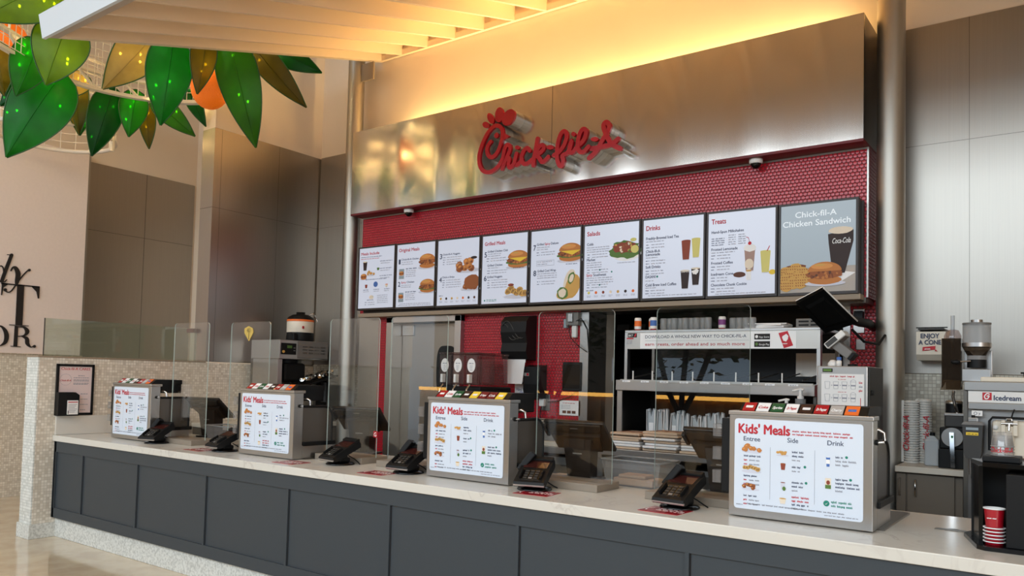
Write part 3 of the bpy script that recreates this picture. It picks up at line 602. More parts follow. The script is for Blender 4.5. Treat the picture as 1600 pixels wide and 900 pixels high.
# ------------------------------------------------------------------ menu boards
YM = 5.97
def burger(m, x, z, s, y, cheese=False, lettuce=False):
    m.ellf(x+s*.03, z-s*.62, s*1.15, s*.16, y, F_SHADE, 20)
    m.ellf(x, z-s*.42, s*.95, s*.26, y-.0003, F_BUN, 20, .03, seed=1)
    if lettuce: m.ellf(x, z-s*.25, s*1.05, s*.18, y-.0006, F_GRN, 22, .12, seed=2)
    m.ellf(x, z-s*.08, s*1.06, s*.27, y-.0009, F_CRUST, 26, .08, seed=3)
    m.specks(x, z-s*.08, s*.95, s*.2, y-.00095, (F_RUST, F_BUN, F_DARK), 16, s*.1, 4)
    if cheese: m.flat([(x-s*.9, z+s*.12), (x+s*.95, z+s*.12), (x+s*.2, z-s*.22)], y-.0012, F_YEL)
    m.flat([(x+s*.96*math.cos(a), z+s*.10+s*.55*max(0, math.sin(a))) for a in [PI*i/16 for i in range(17)]], y-.0015, F_BUN)
    m.ellf(x-s*.15, z+s*.40, s*.62, s*.17, y-.0017, F_TOAST, 18); m.ellf(x-s*.25, z+s*.47, s*.3, s*.06, y-.0018, F_GOLD, 14)
def nuggets(m, x, z, s, y, n=7, mt=None, seed=0):
    R = random.Random(seed+5); m.ellf(x, z-s*.45, s*1.3, s*.2, y, F_SHADE, 18)
    for i in range(n):
        a, b = x+R.uniform(-s, s), z+R.uniform(-.35, .35)*s; m.ellf(a, b, s*.34, s*.28, y-.0003*(i+1), mt or (F_CRUST if i % 2 else F_BUN), 9, .15, seed=i+seed); m.ellf(a-s*.08, b+s*.08, s*.16, s*.1, y-.0003*(i+1)-.0001, F_TOAST, 7, .25, .4, i); m.ellf(a+s*.1, b-s*.1, s*.15, s*.08, y-.0003*(i+1)-.0001, F_RUST if mt is None or mt is F_CRUST else F_BUN, 7, .3, .3, i+3)
def grilled(m, x, z, s, y, n=6, seed=0):
    R = random.Random(seed+9); m.ellf(x, z-s*.45, s*1.3, s*.2, y, F_SHADE, 18)
    for i in range(n):
        a = x+(i/(n-1)*2-1)*s*.85; b = z+R.uniform(-.25, .25)*s; w = R.uniform(-.4, .4); m.ellf(a, b, s*.36, s*.26, y-.0004*(i+1), F_GOLD, 9, .12, w, i)
        for k in (-1, 0, 1): m.ellf(a+k*s*.14, b, s*.04, s*.2, y-.0004*(i+1)-.0002, F_DARK, 6, 0, w-.4)
def cupart(m, x, z, s, y, mt, top=None, h=2.2, straw=None):
    m.flat([(x-s*.62, z), (x+s*.62, z), (x+s*.9, z+s*h), (x-s*.9, z+s*h)], y, mt); m.ellf(x, z+s*h, s*.9, s*.18, y-.0003, top or mt, 16)
    m.rect(x-s*.62, z-s*.12, x+s*.62, z+s*.02, y-.0001, F_SHADE)
    if straw: m.flat([(x+s*.2, z+s*h), (x+s*.35, z+s*h), (x+s*.8, z+s*(h+.9)), (x+s*.65, z+s*(h+.9))], y-.0005, straw)
def dots(m, X, Z, v, cols, y):
    for i, c in enumerate(cols):
        u = .1+i*.135; m.ellf(X(u), Z(v), .013, .013, y, c, 14); m.words(X(u)-.02, Z(v+.045), .04, .006, y, T_GREY, i); m.words(X(u)-.018, Z(v+.06), .035, .006, y, T_GREY, i+7)
CK = {'r': T_RED, 'n': T_NAVY, 'g': T_GREY, 'e': T_GREEN, 'w': T_WHITE}
W2 = lambda u, v, w, c='g', h=.014: ('w', u, v, w, c, h)
def price(u, v, n=2, w=.36): return [x for i in range(n) for x in (W2(u, v+.036*i, .06, 'n'), W2(u+.09, v+.036*i, w))]
SCR = [
 dict(lab='leftmost menu screen headed Meals Include with a cup and side pictures', it=[('t', 'Meals Include', .05, .115, .062, 'r', .52), W2(.05, .155, .6, 'n'), W2(.05, .185, .55, 'r')]+[x for i in range(3) for x in (W2(.6, .24+.12*i, .34, 'n'), W2(.62, .275+.12*i, .26))]+[W2(.2, .53, .6, 'n')]+[W2(.14+.3*i, .70, .16, 'n') for i in range(3)]+[W2(.14+.3*i, .73, .16) for i in range(3)]+[W2(.26, .87, .2, 'n')]+price(.2, .91, 2, .2)+[W2(.55, .8+.03*i, .3, 'g') for i in range(5)]),
 dict(lab='menu screen headed Original Meals with two fried chicken sandwiches', it=[('t', 'Original Meals', .05, .115, .07, 'r', .54), ('t', '1', .05, .31, .10, 'n', .045), ('t', 'Chick-fil-A', .12, .255, .038, 'n', .27), ('t', 'Chicken', .41, .255, .038, 'n', .17), W2(.13, .29, .3), W2(.13, .325, .3), W2(.25, .4, .28, 'n', .02)]+[W2(.25, .43+.03*i, .26) for i in range(4)]+[('t', '2', .05, .67, .10, 'n', .055), ('t', 'Spicy', .13, .62, .038, 'r', .13), ('t', 'Chicken', .28, .62, .038, 'n', .2), W2(.13, .66, .28), W2(.13, .69, .26), W2(.25, .77, .28, 'n', .02)]+[W2(.25, .80+.03*i, .26) for i in range(4)]+[W2(.1, .955, .8), W2(.06, .98, .86)]),
 dict(lab='menu screen with numbers 3 and 4 and pictures of nuggets and strips', it=[('t', '3', .05, .28, .10, 'n', .055), ('t', 'Chick-fil-A Nuggets', .12, .23, .036, 'n', .42)]+price(.13, .27, 2)+price(.13, .34, 2)+[('t', '4', .05, .64, .10, 'n', .06), ('t', 'Chick-n-Strips', .12, .58, .036, 'n', .30)]+price(.13, .62, 2)+price(.13, .69, 2)+[W2(.05, .855, .1, 'n')]),
 dict(lab='menu screen headed Grilled Meals with a club sandwich and grilled nuggets', it=[('t', 'Grilled Meals', .05, .14, .07, 'r', .46), ('t', '5', .05, .31, .10, 'n', .05), ('t', 'Grilled Chicken Club', .12, .245, .04, 'n', .45), W2(.13, .275, .3), W2(.13, .305, .28)]+price(.1, .34, 2)+[('t', 'Grilled Chicken', .12, .45, .04, 'n', .34), W2(.13, .48, .26)]+price(.12, .52, 2)+[('t', '6', .05, .66, .10, 'n', .055), ('t', 'Grilled Nuggets', .12, .62, .04, 'n', .34)]+price(.13, .66, 4)+[W2(.12, .945, .24, 'e'), W2(.12, .965, .22, 'e'), ('o', .075, .95, .013)]),
 dict(lab='menu screen with numbers 7 and 8, a grilled spicy deluxe and a cool wrap', it=[('t', '7', .05, .27, .10, 'n', .05), ('t', 'Grilled', .12, .205, .042, 'n', .15), ('t', 'Spicy', .285, .205, .042, 'r', .11), ('t', 'Deluxe', .41, .205, .042, 'n', .15), W2(.12, .24, .26), W2(.12, .27, .24)]+price(.12, .31, 2, .28)+[('b', .12, .42, .36, .075), W2(.14, .445, .3), W2(.14, .475, .2), ('t', '8', .06, .63, .10, 'n', .055), ('t', 'Grilled Cool Wrap', .14, .58, .042, 'n', .38)]+[W2(.14, .61+.03*i, .4) for i in range(3)]+price(.14, .72, 2, .28)+[W2(.72, .50, .22, 'n')]),
 dict(lab='menu screen headed Salads with a bowl of salad and a row of dressings', it=[('t', 'Salads', .05, .135, .075, 'r', .24), ('t', 'Cobb', .05, .265, .045, 'n', .12)]+[W2(.05, .30+.03*i, .42) for i in range(3)]+price(.06, .395, 2, .3)+[('t', 'Market', .05, .475, .045, 'n', .16)]+[W2(.05, .505+.03*i, .28) for i in range(3)]+price(.06, .60, 2, .3)+[('t', 'Spicy', .05, .68, .045, 'r', .11), ('t', 'Southwest', .18, .68, .045, 'n', .24)]+[W2(.05, .71+.03*i, .5) for i in range(3)]+price(.06, .80, 2, .3)+[W2(.05, .875, .15, 'n'), ('o', .30, .6, .012), ('o', .52, .635, .012), ('o', .30, .8, .012)]),
 dict(lab='menu screen headed Drinks with iced tea, lemonade and two dark sodas', it=[('t', 'Drinks', .05, .135, .08, 'r', .235), ('t', 'Freshly-Brewed Iced Tea', .05, .255, .046, 'n', .55), W2(.05, .285, .3)]+price(.05, .325, 2, .22)+[('t', 'Chick-fil-A', .05, .42, .046, 'n', .24), ('t', 'Lemonade', .05, .46, .046, 'n', .24), W2(.05, .49, .2)]+price(.05, .53, 2, .24)+[('t', 'Soft Drinks', .05, .62, .046, 'n', .25)]+price(.05, .66, 2, .22)+[('t', 'DASANI', .05, .745, .046, 'n', .17), ('o', .25, .73, .014), W2(.05, .785, .15), ('t', 'Cold Brew Iced Coffee', .05, .85, .046, 'n', .52), W2(.05, .875, .18)]+price(.05, .91, 2, .24)+[W2(.1, .975, .8)]),
 dict(lab='menu screen headed Treats with a milkshake, a cone and a lemonade', it=[('t', 'Treats', .05, .13, .08, 'r', .22), ('t', 'Hand-Spun Milkshakes', .05, .245, .042, 'n', .49)]+[W2(.05, .315+.026*i, .2, 'n') for i in range(4)]+[W2(.31, .285+.027*i, .11) for i in range(5)]+[W2(.46, .285+.027*i, .11) for i in range(5)]+[('t', 'Frosted Lemonade', .05, .455, .042, 'n', .40), W2(.05, .485, .36)]+price(.05, .52, 2, .2)+[('t', 'Frosted Coffee', .05, .62, .042, 'n', .33)]+price(.05, .655, 2, .2)+[('t', 'Icedream Cone', .05, .755, .042, 'n', .34)]+price(.05, .79, 2, .16)+[('t', 'Chocolate Chunk Cookie', .05, .885, .042, 'n', .54)]+price(.05, .92, 2, .28)+[W2(.12, .985, .76)]),
 dict(lab='rightmost grey screen picturing a chicken sandwich, waffle fries and a cola', it=[('t', 'Chick-fil-A', .20, .145, .085, 'w', .55), ('t', 'Chicken Sandwich', .03, .245, .085, 'w', .90)]),
]
def leaning(m, x, z, w, h, y, mt): m.rect(x-w/2, z, x+w/2, z+h, y, mt)
for i, sc in enumerate(SCR):
    x0 = -6.485+i*.5744; x1 = x0+.566; dz = .032*(1-i/8.0); z0, z1 = 2.218+dz, 2.912+dz
    t = thing('menu_screen', sc['lab'], 'menu screen', ((x0+x1)/2, YM+.05, z0), 0, 'menu screens above the kitchen opening')
    m = MB(); m.box(x0, YM, z0, x0+.016, YM+.085, z1, BRONZE); m.box(x1-.016, YM, z0, x1, YM+.085, z1, BRONZE); m.box(x0+.016, YM, z0, x1-.016, YM+.085, z0+.020, BRONZE); m.box(x0+.016, YM, z1-.016, x1-.016, YM+.085, z1, BRONZE)
    m.box(x0+.016, YM+.03, z0+.02, x1-.016, YM+.085, z1-.016, BRONZE); m.build('frame', t)
    a, b, c, d = x0+.016, x1-.016, z0+.020, z1-.016
    m = MB(); m.box(a, YM+.006, c, b, YM+.03, d, SCREENS if i == 8 else SCREEN); m.build('display', t)
    y = YM+.0055; wd, hg = b-a, d-c
    X = lambda u: a+u*wd
    Z = lambda v: d-v*hg
    m = MB()
    if i == 8: m.rect(a, c, b, Z(.72), YM+.0058, F_TABLE)
    for q in sc['it']:
        if q[0] == 't': m.text(q[1], X(q[2]), Z(q[3]), q[4]*hg*1.08, y-.002, T_LIT if q[5] == 'w' else CK[q[5]], wid=q[6]*wd, bold=.018 if q[5] == 'w' else .025)
        elif q[0] == 'w': m.words(X(q[1]), Z(q[2]), q[3]*wd, q[5]*hg, y-.002, CK[q[4]], i)
        elif q[0] == 'o': m.ellf(X(q[1]), Z(q[2]), q[3]*wd*1.2, q[3]*wd*1.2, y-.002, T_GREEN, 14)
        elif q[0] == 'b':
            u0, v0, u1, v1 = q[1], q[2], q[1]+q[3], q[2]+q[4]
            for r in ((u0, v0, u1, v0+.004), (u0, v1-.004, u1, v1), (u0, v0, u0+.004, v1), (u1-.004, v0, u1, v1)): m.rect(X(r[0]), Z(r[3]), X(r[2]), Z(r[1]), y-.002, T_GREY)
    S = wd
    if i == 0:
        cupart(m, X(.17), Z(.37), .036, y, F_COLA, F_CREAM, 2.6); burger(m, X(.14), Z(.47), .048, y-.001); nuggets(m, X(.34), Z(.42), .05, y-.001, 6, F_GOLD, 3); cupart(m, X(.55), Z(.38), .022, y, F_GRN, None, 1.1)
        cupart(m, X(.22), Z(.665), .022, y, F_TEA, None, 1.6); m.ellf(X(.49), Z(.61), .034, .03, y, F_BLUE, 14); cupart(m, X(.8), Z(.665), .024, y, F_CREAM, F_ORANGE, 1.2); m.ellf(X(.38), Z(.82), .034, .022, y, F_CREAM, 14)
    if i == 1:
        burger(m, X(.80), Z(.29), .112, y, False); burger(m, X(.82), Z(.68), .105, y, False, True); m.rect(X(.06), Z(.55), X(.2), Z(.39), y, F_SKY); burger(m, X(.13), Z(.46), .034, y-.001); m.rect(X(.06), Z(.92), X(.2), Z(.77), y, F_SKY); burger(m, X(.13), Z(.83), .034, y-.001)
    if i == 2:
        nuggets(m, X(.74), Z(.40), .125, y, 9, None, 2); m.ellf(X(.88), Z(.30), .04, .014, y-.003, F_COLA, 14); nuggets(m, X(.82), Z(.70), .10, y, 5, F_CRUST, 8); m.ellf(X(.84), Z(.66), .10, .075, y-.003, F_CRUST, 12, .1); dots(m, X, Z, .895, (F_GOLD, F_COLA, F_GOLD, F_CREAM, F_ORANGE, F_COLA, F_DARK), y-.001)
    if i == 3:
        burger(m, X(.80), Z(.37), .125, y, True, True); grilled(m, X(.78), Z(.83), .115, y, 7, 2); m.ellf(X(.66), Z(.74), .035, .014, y-.003, F_TEA, 14); m.words(X(.7), Z(.50), .12, .008, y-.002, T_NAVY, 4)
    if i == 4:
        burger(m, X(.80), Z(.33), .125, y, True, True)
        m.ellf(X(.80), Z(.74), .062, .115, y-.0005, F_CREAM, 18, .03, -.25); m.ellf(X(.86), Z(.80), .075, .11, y-.001, F_GOLD, 18, .03, -.35); m.ellf(X(.83), Z(.69), .034, .055, y-.0013, F_GRN, 14, .1, -.3); m.ellf(X(.835), Z(.69), .022, .04, y-.0016, F_CREAM, 12, .1, -.3)
        m.ellf(X(.74), Z(.89), .11, .055, y-.0016, F_GOLD, 18, .03, .2); m.ellf(X(.66), Z(.89), .06, .055, y-.002, F_GRN, 16, .1); m.ellf(X(.66), Z(.89), .042, .04, y-.0023, F_CREAM, 14, .12)
    if i == 5:
        m.ellf(X(.78), Z(.40), .145, .07, y, T_WHITE, 24); m.ellf(X(.76), Z(.36), .15, .075, y-.0004, F_GRN, 30, .14); m.ellf(X(.77), Z(.33), .115, .048, y-.0008, F_TEA, 26, .18); R = random.Random(3)
        for k in range(16): m.ellf(X(.77)+R.uniform(-.1, .1), Z(.33)+R.uniform(-.035, .04), .014, .009, y-.0012-.0001*k, (F_CREAM, F_CRUST, F_GRN, F_GOLD)[k % 4], 8, .1, k)
        m.ellf(X(.93), Z(.36), .038, .034, y-.003, F_LEM, 14); m.ellf(X(.9), Z(.235), .03, .016, y, F_LEM, 14); m.words(X(.62), Z(.53), .18, .008, y-.002, T_GREY, 4); dots(m, X, Z, .90, (F_LEM, F_ORANGE, F_TEA, F_CREAM, F_GOLD, F_COLA, F_ORANGE), y-.001)
    if i == 6:
        cupart(m, X(.88), Z(.52), .042, y, F_LEM, F_LEM, 3.6); cupart(m, X(.72), Z(.54), .044, y-.001, F_TEA, F_TEA, 3.5); cupart(m, X(.88), Z(.86), .042, y, F_COLA, F_CREAM, 3.2); cupart(m, X(.71), Z(.90), .043, y-.001, F_COLA, F_CREAM, 3.4)
        m.text('Coca-Cola', X(.65), Z(.70), .03, y-.003, T_WHITE, wid=.07, shear=.3); m.ellf(X(.88), Z(.70), .03, .02, y-.003, T_WHITE, 14, .3)
    if i == 7:
        cupart(m, X(.63), Z(.72), .048, y, F_PINK, F_CREAM, 3.6); m.ellf(X(.63), Z(.45), .05, .03, y-.001, T_WHITE, 16, .1); m.ellf(X(.63), Z(.395), .014, .014, y-.0015, T_RED, 12); m.flat([(X(.632), Z(.385)), (X(.612), Z(.325)), (X(.575), Z(.315)), (X(.575), Z(.322)), (X(.607), Z(.332)), (X(.625), Z(.385))], y-.002, T_RED)
        cupart(m, X(.86), Z(.75), .044, y-.001, F_LEM, F_LEM, 3.7, T_RED); m.ellf(X(.96), Z(.75), .026, .02, y-.002, F_YEL, 12); cupart(m, X(.62), Z(.78), .022, y-.0035, F_GOLD, F_CREAM, 2.2); m.ellf(X(.625), Z(.64), .036, .04, y-.0035, F_CREAM, 16, .05); m.rect(X(.585), Z(.83), X(.655), Z(.73), y-.004, T_WHITE); m.ellf(X(.48), Z(.76), .05, .022, y-.002, F_DARK, 16, .05)
    if i == 8:
        m.flat([(X(.16), Z(.93)), (X(.80), Z(.90)), (X(1.0)-.002, Z(.80)), (X(.4), Z(.72))], y, T_WHITE)
        Rw = random.Random(8)
        for k, (u, v) in enumerate(((.08, .76), (.2, .73), (.3, .77), (.13, .81), (.25, .83), (.06, .85), (.35, .83), (.17, .89), (.08, .92), (.28, .89))):
            m.ellf(X(u), Z(v), .05, .043, y-.001-.0004*k, F_GOLD, 12, .08, Rw.uniform(-.6, .6), k)
            for q in range(-2, 3):
                for w_ in range(-1, 2): m.ellf(X(u)+q*.016, Z(v)+w_*.02, .0045, .006, y-.00115-.0004*k, F_CRUST, 6, .2, .5, q+w_)
        m.ellf(X(.22), Z(.705), .075, .018, y-.0009, F_RUST, 14, .1); burger(m, X(.60), Z(.79), .125, y-.0065)
        m.flat([(X(.70), Z(.80)), (X(.86), Z(.80)), (X(.97), Z(.45)), (X(.97), Z(.33)), (X(.64), Z(.36)), (X(.65), Z(.46))], y-.002, F_COLA); m.ellf(X(.805), Z(.325), .086, .026, y-.0024, F_CREAM, 18, .06); m.text('Coca-Cola', X(.70), Z(.47), .055, y-.0045, T_WHITE, wid=.125, bold=.01, shear=.3)
    m.build('menu_printing', t)
t = thing('menu_shelf', 'tan metal ledge running under the menu screens', 'ledge', (-3.9, 6.04, 2.2))
m = MB(); m.box(-6.47, 5.985, 2.175, -1.31, 6.109, 2.217, TAN, .004); m.build('ledge', t); m = MB(); m.box(-6.47, 6.06, 2.217, -1.31, 6.109, 2.9, BRONZE); m.build('mounting_rail', t)
for x, lab in ((-5.80, 'small white dome camera above the left menu screens'), (-2.09, 'small white dome camera above the right menu screens')):
    t = thing('dome_camera', lab, 'camera', (x, 6.03, 3.305)); m = MB(); m.lathe((x, 6.03, 3.305), [(.0, 0), (.052, 0), (.052, -.025), (.045, -.035)], WHITEP, 24); m.build('housing', t)
    m = MB(); m.lathe((x, 6.03, 3.27), [(.040, 0), (.036, -.018), (.02, -.035), (.0, -.04)], BLACKG, 20); m.build('lens_dome', t)

m = MB(); HW = mat('hall_wall', (92, 84, 76), .7)
for b in ((-16, 0, -10, 3.5), (-10, 0, -3.6, 1.55), (-10, 2.15, -3.6, 3.5), (-3.6, 0, 4.5, 3.5)): m.box(b[0], -10.2, b[1], b[2], -10, b[3], HW)
struct('wall_front', m, 'dark wall with a low window band across the hall behind the viewer')
BEAM = mat('reflection_beam_brown', (160, 146, 132), .7); BEAMG = mat('reflection_panel_sage', (124, 160, 124), .7); STRIPC = emis('reflection_strip_warm', (255, 190, 150), 1.6)  # unseen beams, added so the steel mirrors streaks of tone
m = MB(); RBm = random.Random(5); x = -15.8
while x < 4:
    w = RBm.uniform(.15, .5); m.box(x, -4.3, 6.22, x+w, 4.5, 6.4, BEAMG if x < -11 and RBm.random() < .7 else BEAM); x += w+RBm.uniform(.25, .7)
struct('trim_11', m, 'brown and sage beams added under the hall ceiling for streaks in the steel')
m = MB()
for x in (-14.4, -12.2, -7.6, -4.85, -2.5): m.box(x, -4.3, 6.34, x+.07, 3.5, 6.4, STRIPC)  # glowing strips added only to show as warm streaks in the steel
struct('trim_12', m, 'narrow glowing strips added between the ceiling beams for streaks in the steel')
# ------------------------------------------------------------------ service counter
ZC = .926
t = thing('service_counter', 'long charcoal panelled counter front standing on a pale concrete plinth', 'counter', (-3.2, 3.9, 0))
XV = [-7.665, -7.155, -6.247, -5.288, -4.340, -3.394, -2.448, -1.495, -.547, .40, 1.35]
m = MB(); m.box(-7.68, 3.46, 0, 1.6, 4.40, .185, CONC, .004); m.build('plinth', t)
for i in range(10):
    a, b = XV[i], XV[i+1]; m = MB(); m.box(a, 3.437, .18, b, 4.42, .872, CLAD)
    m.box(a, 3.424, .268, a+.020, 3.437, .775, CLAD)
    if i == 0: m.box(-7.68, 3.424, .18, -7.635, 3.437, .872, CLAD)
    m.box(a, 3.424, .775, b, 3.437, .872, CLAD); m.box(a, 3.424, .18, b, 3.437, .268, CLAD); m.box(a+.020, 3.4365, .268, a+.026, 3.438, .775, T_BLACK); m.build('panel', t)
t = thing('worktop', 'long white veined quartz worktop on the charcoal counter', 'worktop', (-3.2, 3.9, .873))
m = MB(); m.box(-7.678, 3.406, .873, 1.6, 4.455, ZC, QUARTZ, .004); m.build('slab', t)
m = MB(); m.box(-7.678, 3.42, ZC+.001, -7.655, 4.42, 1.10, QUARTZ, .002); struct('trim_10', m, 'white quartz upstand at the left end of the worktop')
# ------------------------------------------------------------------ cares frame on the side wall
t = thing('framed_notice', 'black framed notice with leaflet box on the mosaic side wall', 'picture frame', (-7.67, 3.58, 1.103))
m = MB(); y0, y1, z0, z1 = 3.408, 3.748, 1.104, 1.58
for a in ((y0, z0, y1, z0+.022), (y0, z1-.022, y1, z1), (y0, z0, y0+.022, z1), (y1-.022, z0, y1, z1)): m.box(-7.68, a[0], a[1], -7.655, a[2], a[3], BLACK, .003)
m.build('frame', t)
m = MB(); m.box(-7.678, y0+.02, z0+.02, -7.664, y1-.02, z1-.02, mat('notice_paper', (226, 206, 204), .6)); m.text('Chick-fil-A CARES', 3.578, 1.525, .034, -7.6635, T_RED, 'C', .26, .02, ax='x')
def wx(m, y, z, w, h, mt, s=0):
    R = random.Random(s); u = y
    while u < y+w-h:
        l = min(R.uniform(1.5, 4)*h, y+w-u); m.add([(-7.6635, u, z), (-7.6635, u+l, z), (-7.6635, u+l, z+h), (-7.6635, u, z+h)], [(0, 1, 2, 3)], mt); u += l+h*.6
for i, (y, z, w) in enumerate(((3.60, 1.47, .06), (3.56, 1.45, .14), (3.56, 1.43, .14), (3.56, 1.42, .14), (3.56, 1.40, .14), (3.56, 1.39, .13), (3.63, 1.30, .07), (3.63, 1.25, .07), (3.63, 1.20, .07), (3.63, 1.15, .05))): wx(m, y, z, w, .006, T_GREY, i)
m.tube([(-7.664, 3.49+.052*math.cos(a*PI/16), 1.435+.052*math.sin(a*PI/16)) for a in range(32)], .0012, T_GREY, 4, True); m.text('Chick-fil-A', 3.49, 1.42, .022, -7.663, T_RED, 'C', .095, .02, .3, ax='x'); m.build('poster', t)
m = MB(); m.prism([(y0, z0), (y0+.185, z0), (y0+.185, z0+.19), (y0+.15, z0+.215), (y0, z0+.215)], 'x', -7.60, -7.665, BLACK); o = m.build('leaflet_box', t)
m = MB(); m.box(-7.600, 3.485, 1.115, -7.592, 3.58, 1.245, PAPER); m.box(-7.5918, 3.49, 1.225, -7.5912, 3.575, 1.233, T_RED)
for i in range(6): m.box(-7.5918, 3.492, 1.205-.014*i, -7.5912, 3.57-.01*(i % 3), 1.209-.014*i, T_GREY)
m.box(-7.5918, 3.489, 1.12, -7.5912, 3.495, 1.15, T_BLACK); m.build('leaflet', o)
# glass screen on the low wall
t = thing('glass_screen', 'low greenish glass screen standing on the mosaic wall cap', 'glass screen', (-7.79, 4.1, 1.65)); m = MB(); m.box(-7.796, 3.34, 1.65, -7.786, 4.88, 2.0, GLASSG); m.build('pane', t)
m = MB(); m.box(-7.797, 3.335, 1.65, -7.785, 3.341, 2.001, DARKG); m.build('edge', t)

# ------------------------------------------------------------------ drink dispensers with Kids' Meals boards
FLAV = [[('r', ''), ('w', 'Coke'), ('e', 'Sprite'), ('w', 'Dr Pepper'), ('k', 'blue'), ('r', 'Dr Pepper'), ('s', 'cherry'), ('o', '')]]
FCOL = {'r': REDLET, 'w': T_WHITE, 'e': mat('label_green', (20, 84, 52), .4), 'k': mat('label_brown', (48, 26, 24), .4), 's': mat('label_silver', (176, 170, 166), .4), 'o': F_ORANGE, 'd': mat('label_maroon', (112, 22, 30), .4), 'y': F_YEL}
def dispenser(x, y, lab, fl):
    t = thing('drink_dispenser', lab, 'drink dispenser', (x, y, ZC), 0, 'steel drink dispensers along the counter')
    B = lambda *a: m.box(x+a[0], y+a[1], ZC+a[2], x+a[3], y+a[4], ZC+a[5], *a[6:])
    m = MB(); B(-.318, 0, .006, .318, .085, .478, STEEL, .003); B(-.318, .085, .006, .318, .37, .10, STEEL, .003); B(-.34, .10, 0, .345, .70 if x > -1.5 else .40, .008, STEELD); B(-.322, -.006, .478, .322, .10, .498, STEEL, .004); m.build('housing', t)
    m = MB()
    rr = [(-.291, .042), (.279, .042), (.279, .462), (-.291, .462)]
    P = []
    for (cx, cz), a0 in zip(((.279-.014, .056), (.279-.014, .448), (-.277, .448), (-.277, .056)), (-90, 0, 90, 180)):
        P += [(x+cx+.014*math.cos(math.radians(a0+k*30)), ZC+cz+.014*math.sin(math.radians(a0+k*30))) for k in range(4)]
    m.prism(P, 'y', y-.003, y+.001, BOARD)
    U = lambda u: x-.291+u*.57
    V = lambda v: ZC+.462-v*.42
    yy = y-.0038
    m.text("Kids' Meals", U(.035), V(.16), .062, yy, T_RED, wid=.237, bold=.04)
    m.words(U(.47), V(.118), .25, .0075, yy, T_RED, 1); m.words(U(.47), V(.152), .265, .0075, yy, T_RED, 2)
    for s_, u, v in (('Entree', .145, .245), ('Side', .475, .235), ('Drink', .80, .235)): m.text(s_, U(u), V(v), .030, yy, T_NAVY, 'C', bold=.015)
    for u in (.297, .645): m.rect(U(u)-.0006, V(.87), U(u)+.0006, V(.30), yy, T_GREY)
    nuggets(m, U(.145), V(.325), .036, yy, 9, F_BUN, 3); grilled(m, U(.145), V(.545), .036, yy, 6, 1); nuggets(m, U(.14), V(.745), .032, yy, 6, F_CRUST, 7)
    for v, w_ in ((.42, .08), (.64, .062), (.86, .062)):
        m.words(U(.08), V(v), w_, .0085, yy, T_NAVY, int(v*100))
        for k in (1, 2): m.words(U(.08), V(v+.045*k), .016, .008, yy, T_RED, k); m.words(U(.125), V(v+.045*k), .048, .007, yy, T_GREY, k+3)
    nuggets(m, U(.395), V(.355), .022, yy, 7, F_GOLD, 1); cupart(m, U(.40), V(.535), .013, yy, F_TEA, F_CRUST, 2.2); cupart(m, U(.40), V(.745), .012, yy, F_SHADE, F_TEA, 2.6); m.ellf(U(.41), V(.735), .008, .01, yy-.001, F_GRN, 10); cupart(m, U(.40), V(.90), .017, yy, F_CREAM, F_GOLD, 1.4)
    for v, n in ((.345, 2), (.505, 1), (.67, 2)):
        for k in range(n): m.words(U(.47), V(v+.042*k), .05 if k == 0 else .06, .009, yy, T_NAVY, k+int(v*50))
        m.words(U(.47), V(v+.042*n), .035, .007, yy, T_GREY, 6)
    for k, cc in enumerate((T_RED, T_RED, T_NAVY, T_GREY)): m.words(U(.47), V(.825+.04*k), .075 if k < 3 else .05, .009, yy, cc, k)
    cupart(m, U(.745), V(.46), .010, yy, F_BLUE, T_WHITE, 4.2); m.rect(U(.731), V(.43), U(.759), V(.385), yy-.001, T_WHITE); m.rect(U(.725), V(.69), U(.768), V(.58), yy, F_CREAM); m.rect(U(.725), V(.69), U(.768), V(.65), yy-.0005, F_GRN); m.ellf(U(.747), V(.625), .008, .010, yy-.0005, F_TEA, 10)
    for k, (v, w_, cc) in enumerate(((.365, .03, T_NAVY), (.405, .10, T_GREY), (.445, .055, T_GREY), (.595, .05, T_NAVY), (.635, .095, T_NAVY), (.675, .10, T_NAVY), (.715, .03, T_GREY))): m.words(U(.80), V(v), w_, .009, yy, cc, k)
    m.ellf(U(.735), V(.845), .013, .013, yy, T_GREEN, 18); m.flat([(U(.735)-.006, V(.845)), (U(.735)-.002, V(.845)-.006), (U(.735)+.008, V(.845)+.006), (U(.735)-.002, V(.845)-.003)], yy-.0006, T_WHITE)
    m.words(U(.77), V(.835), .085, .010, yy, T_GREEN, 3); m.words(U(.77), V(.875), .09, .010, yy, T_GREEN, 4)
    for u, v in ((.37, .36), (.56, .495), (.57, .665), (.24, .635), (.87, .36), (.90, .59)):
        if u > .4: m.ellf(U(u)+.006, V(v)+.004, .006, .006, yy, T_GREEN, 12)
    m.words(U(.11), V(.945), .43, .007, yy, T_GREY, 9); m.words(U(.72), V(.975), .14, .005, yy, T_GREY, 8); m.words(U(.02), V(.96), .03, .005, yy, T_GREY, 7)
    m.build('menu_board', t)
    m = MB(); B(-.27, .06, .42, .285, .30, .515, BLACK, .006); m.prism([(y+.012, ZC+.498), (y+.06, ZC+.535), (y+.30, ZC+.535), (y+.30, ZC+.498)], 'x', x-.275, x+.292, BLACK); m.build('valve_head', t)
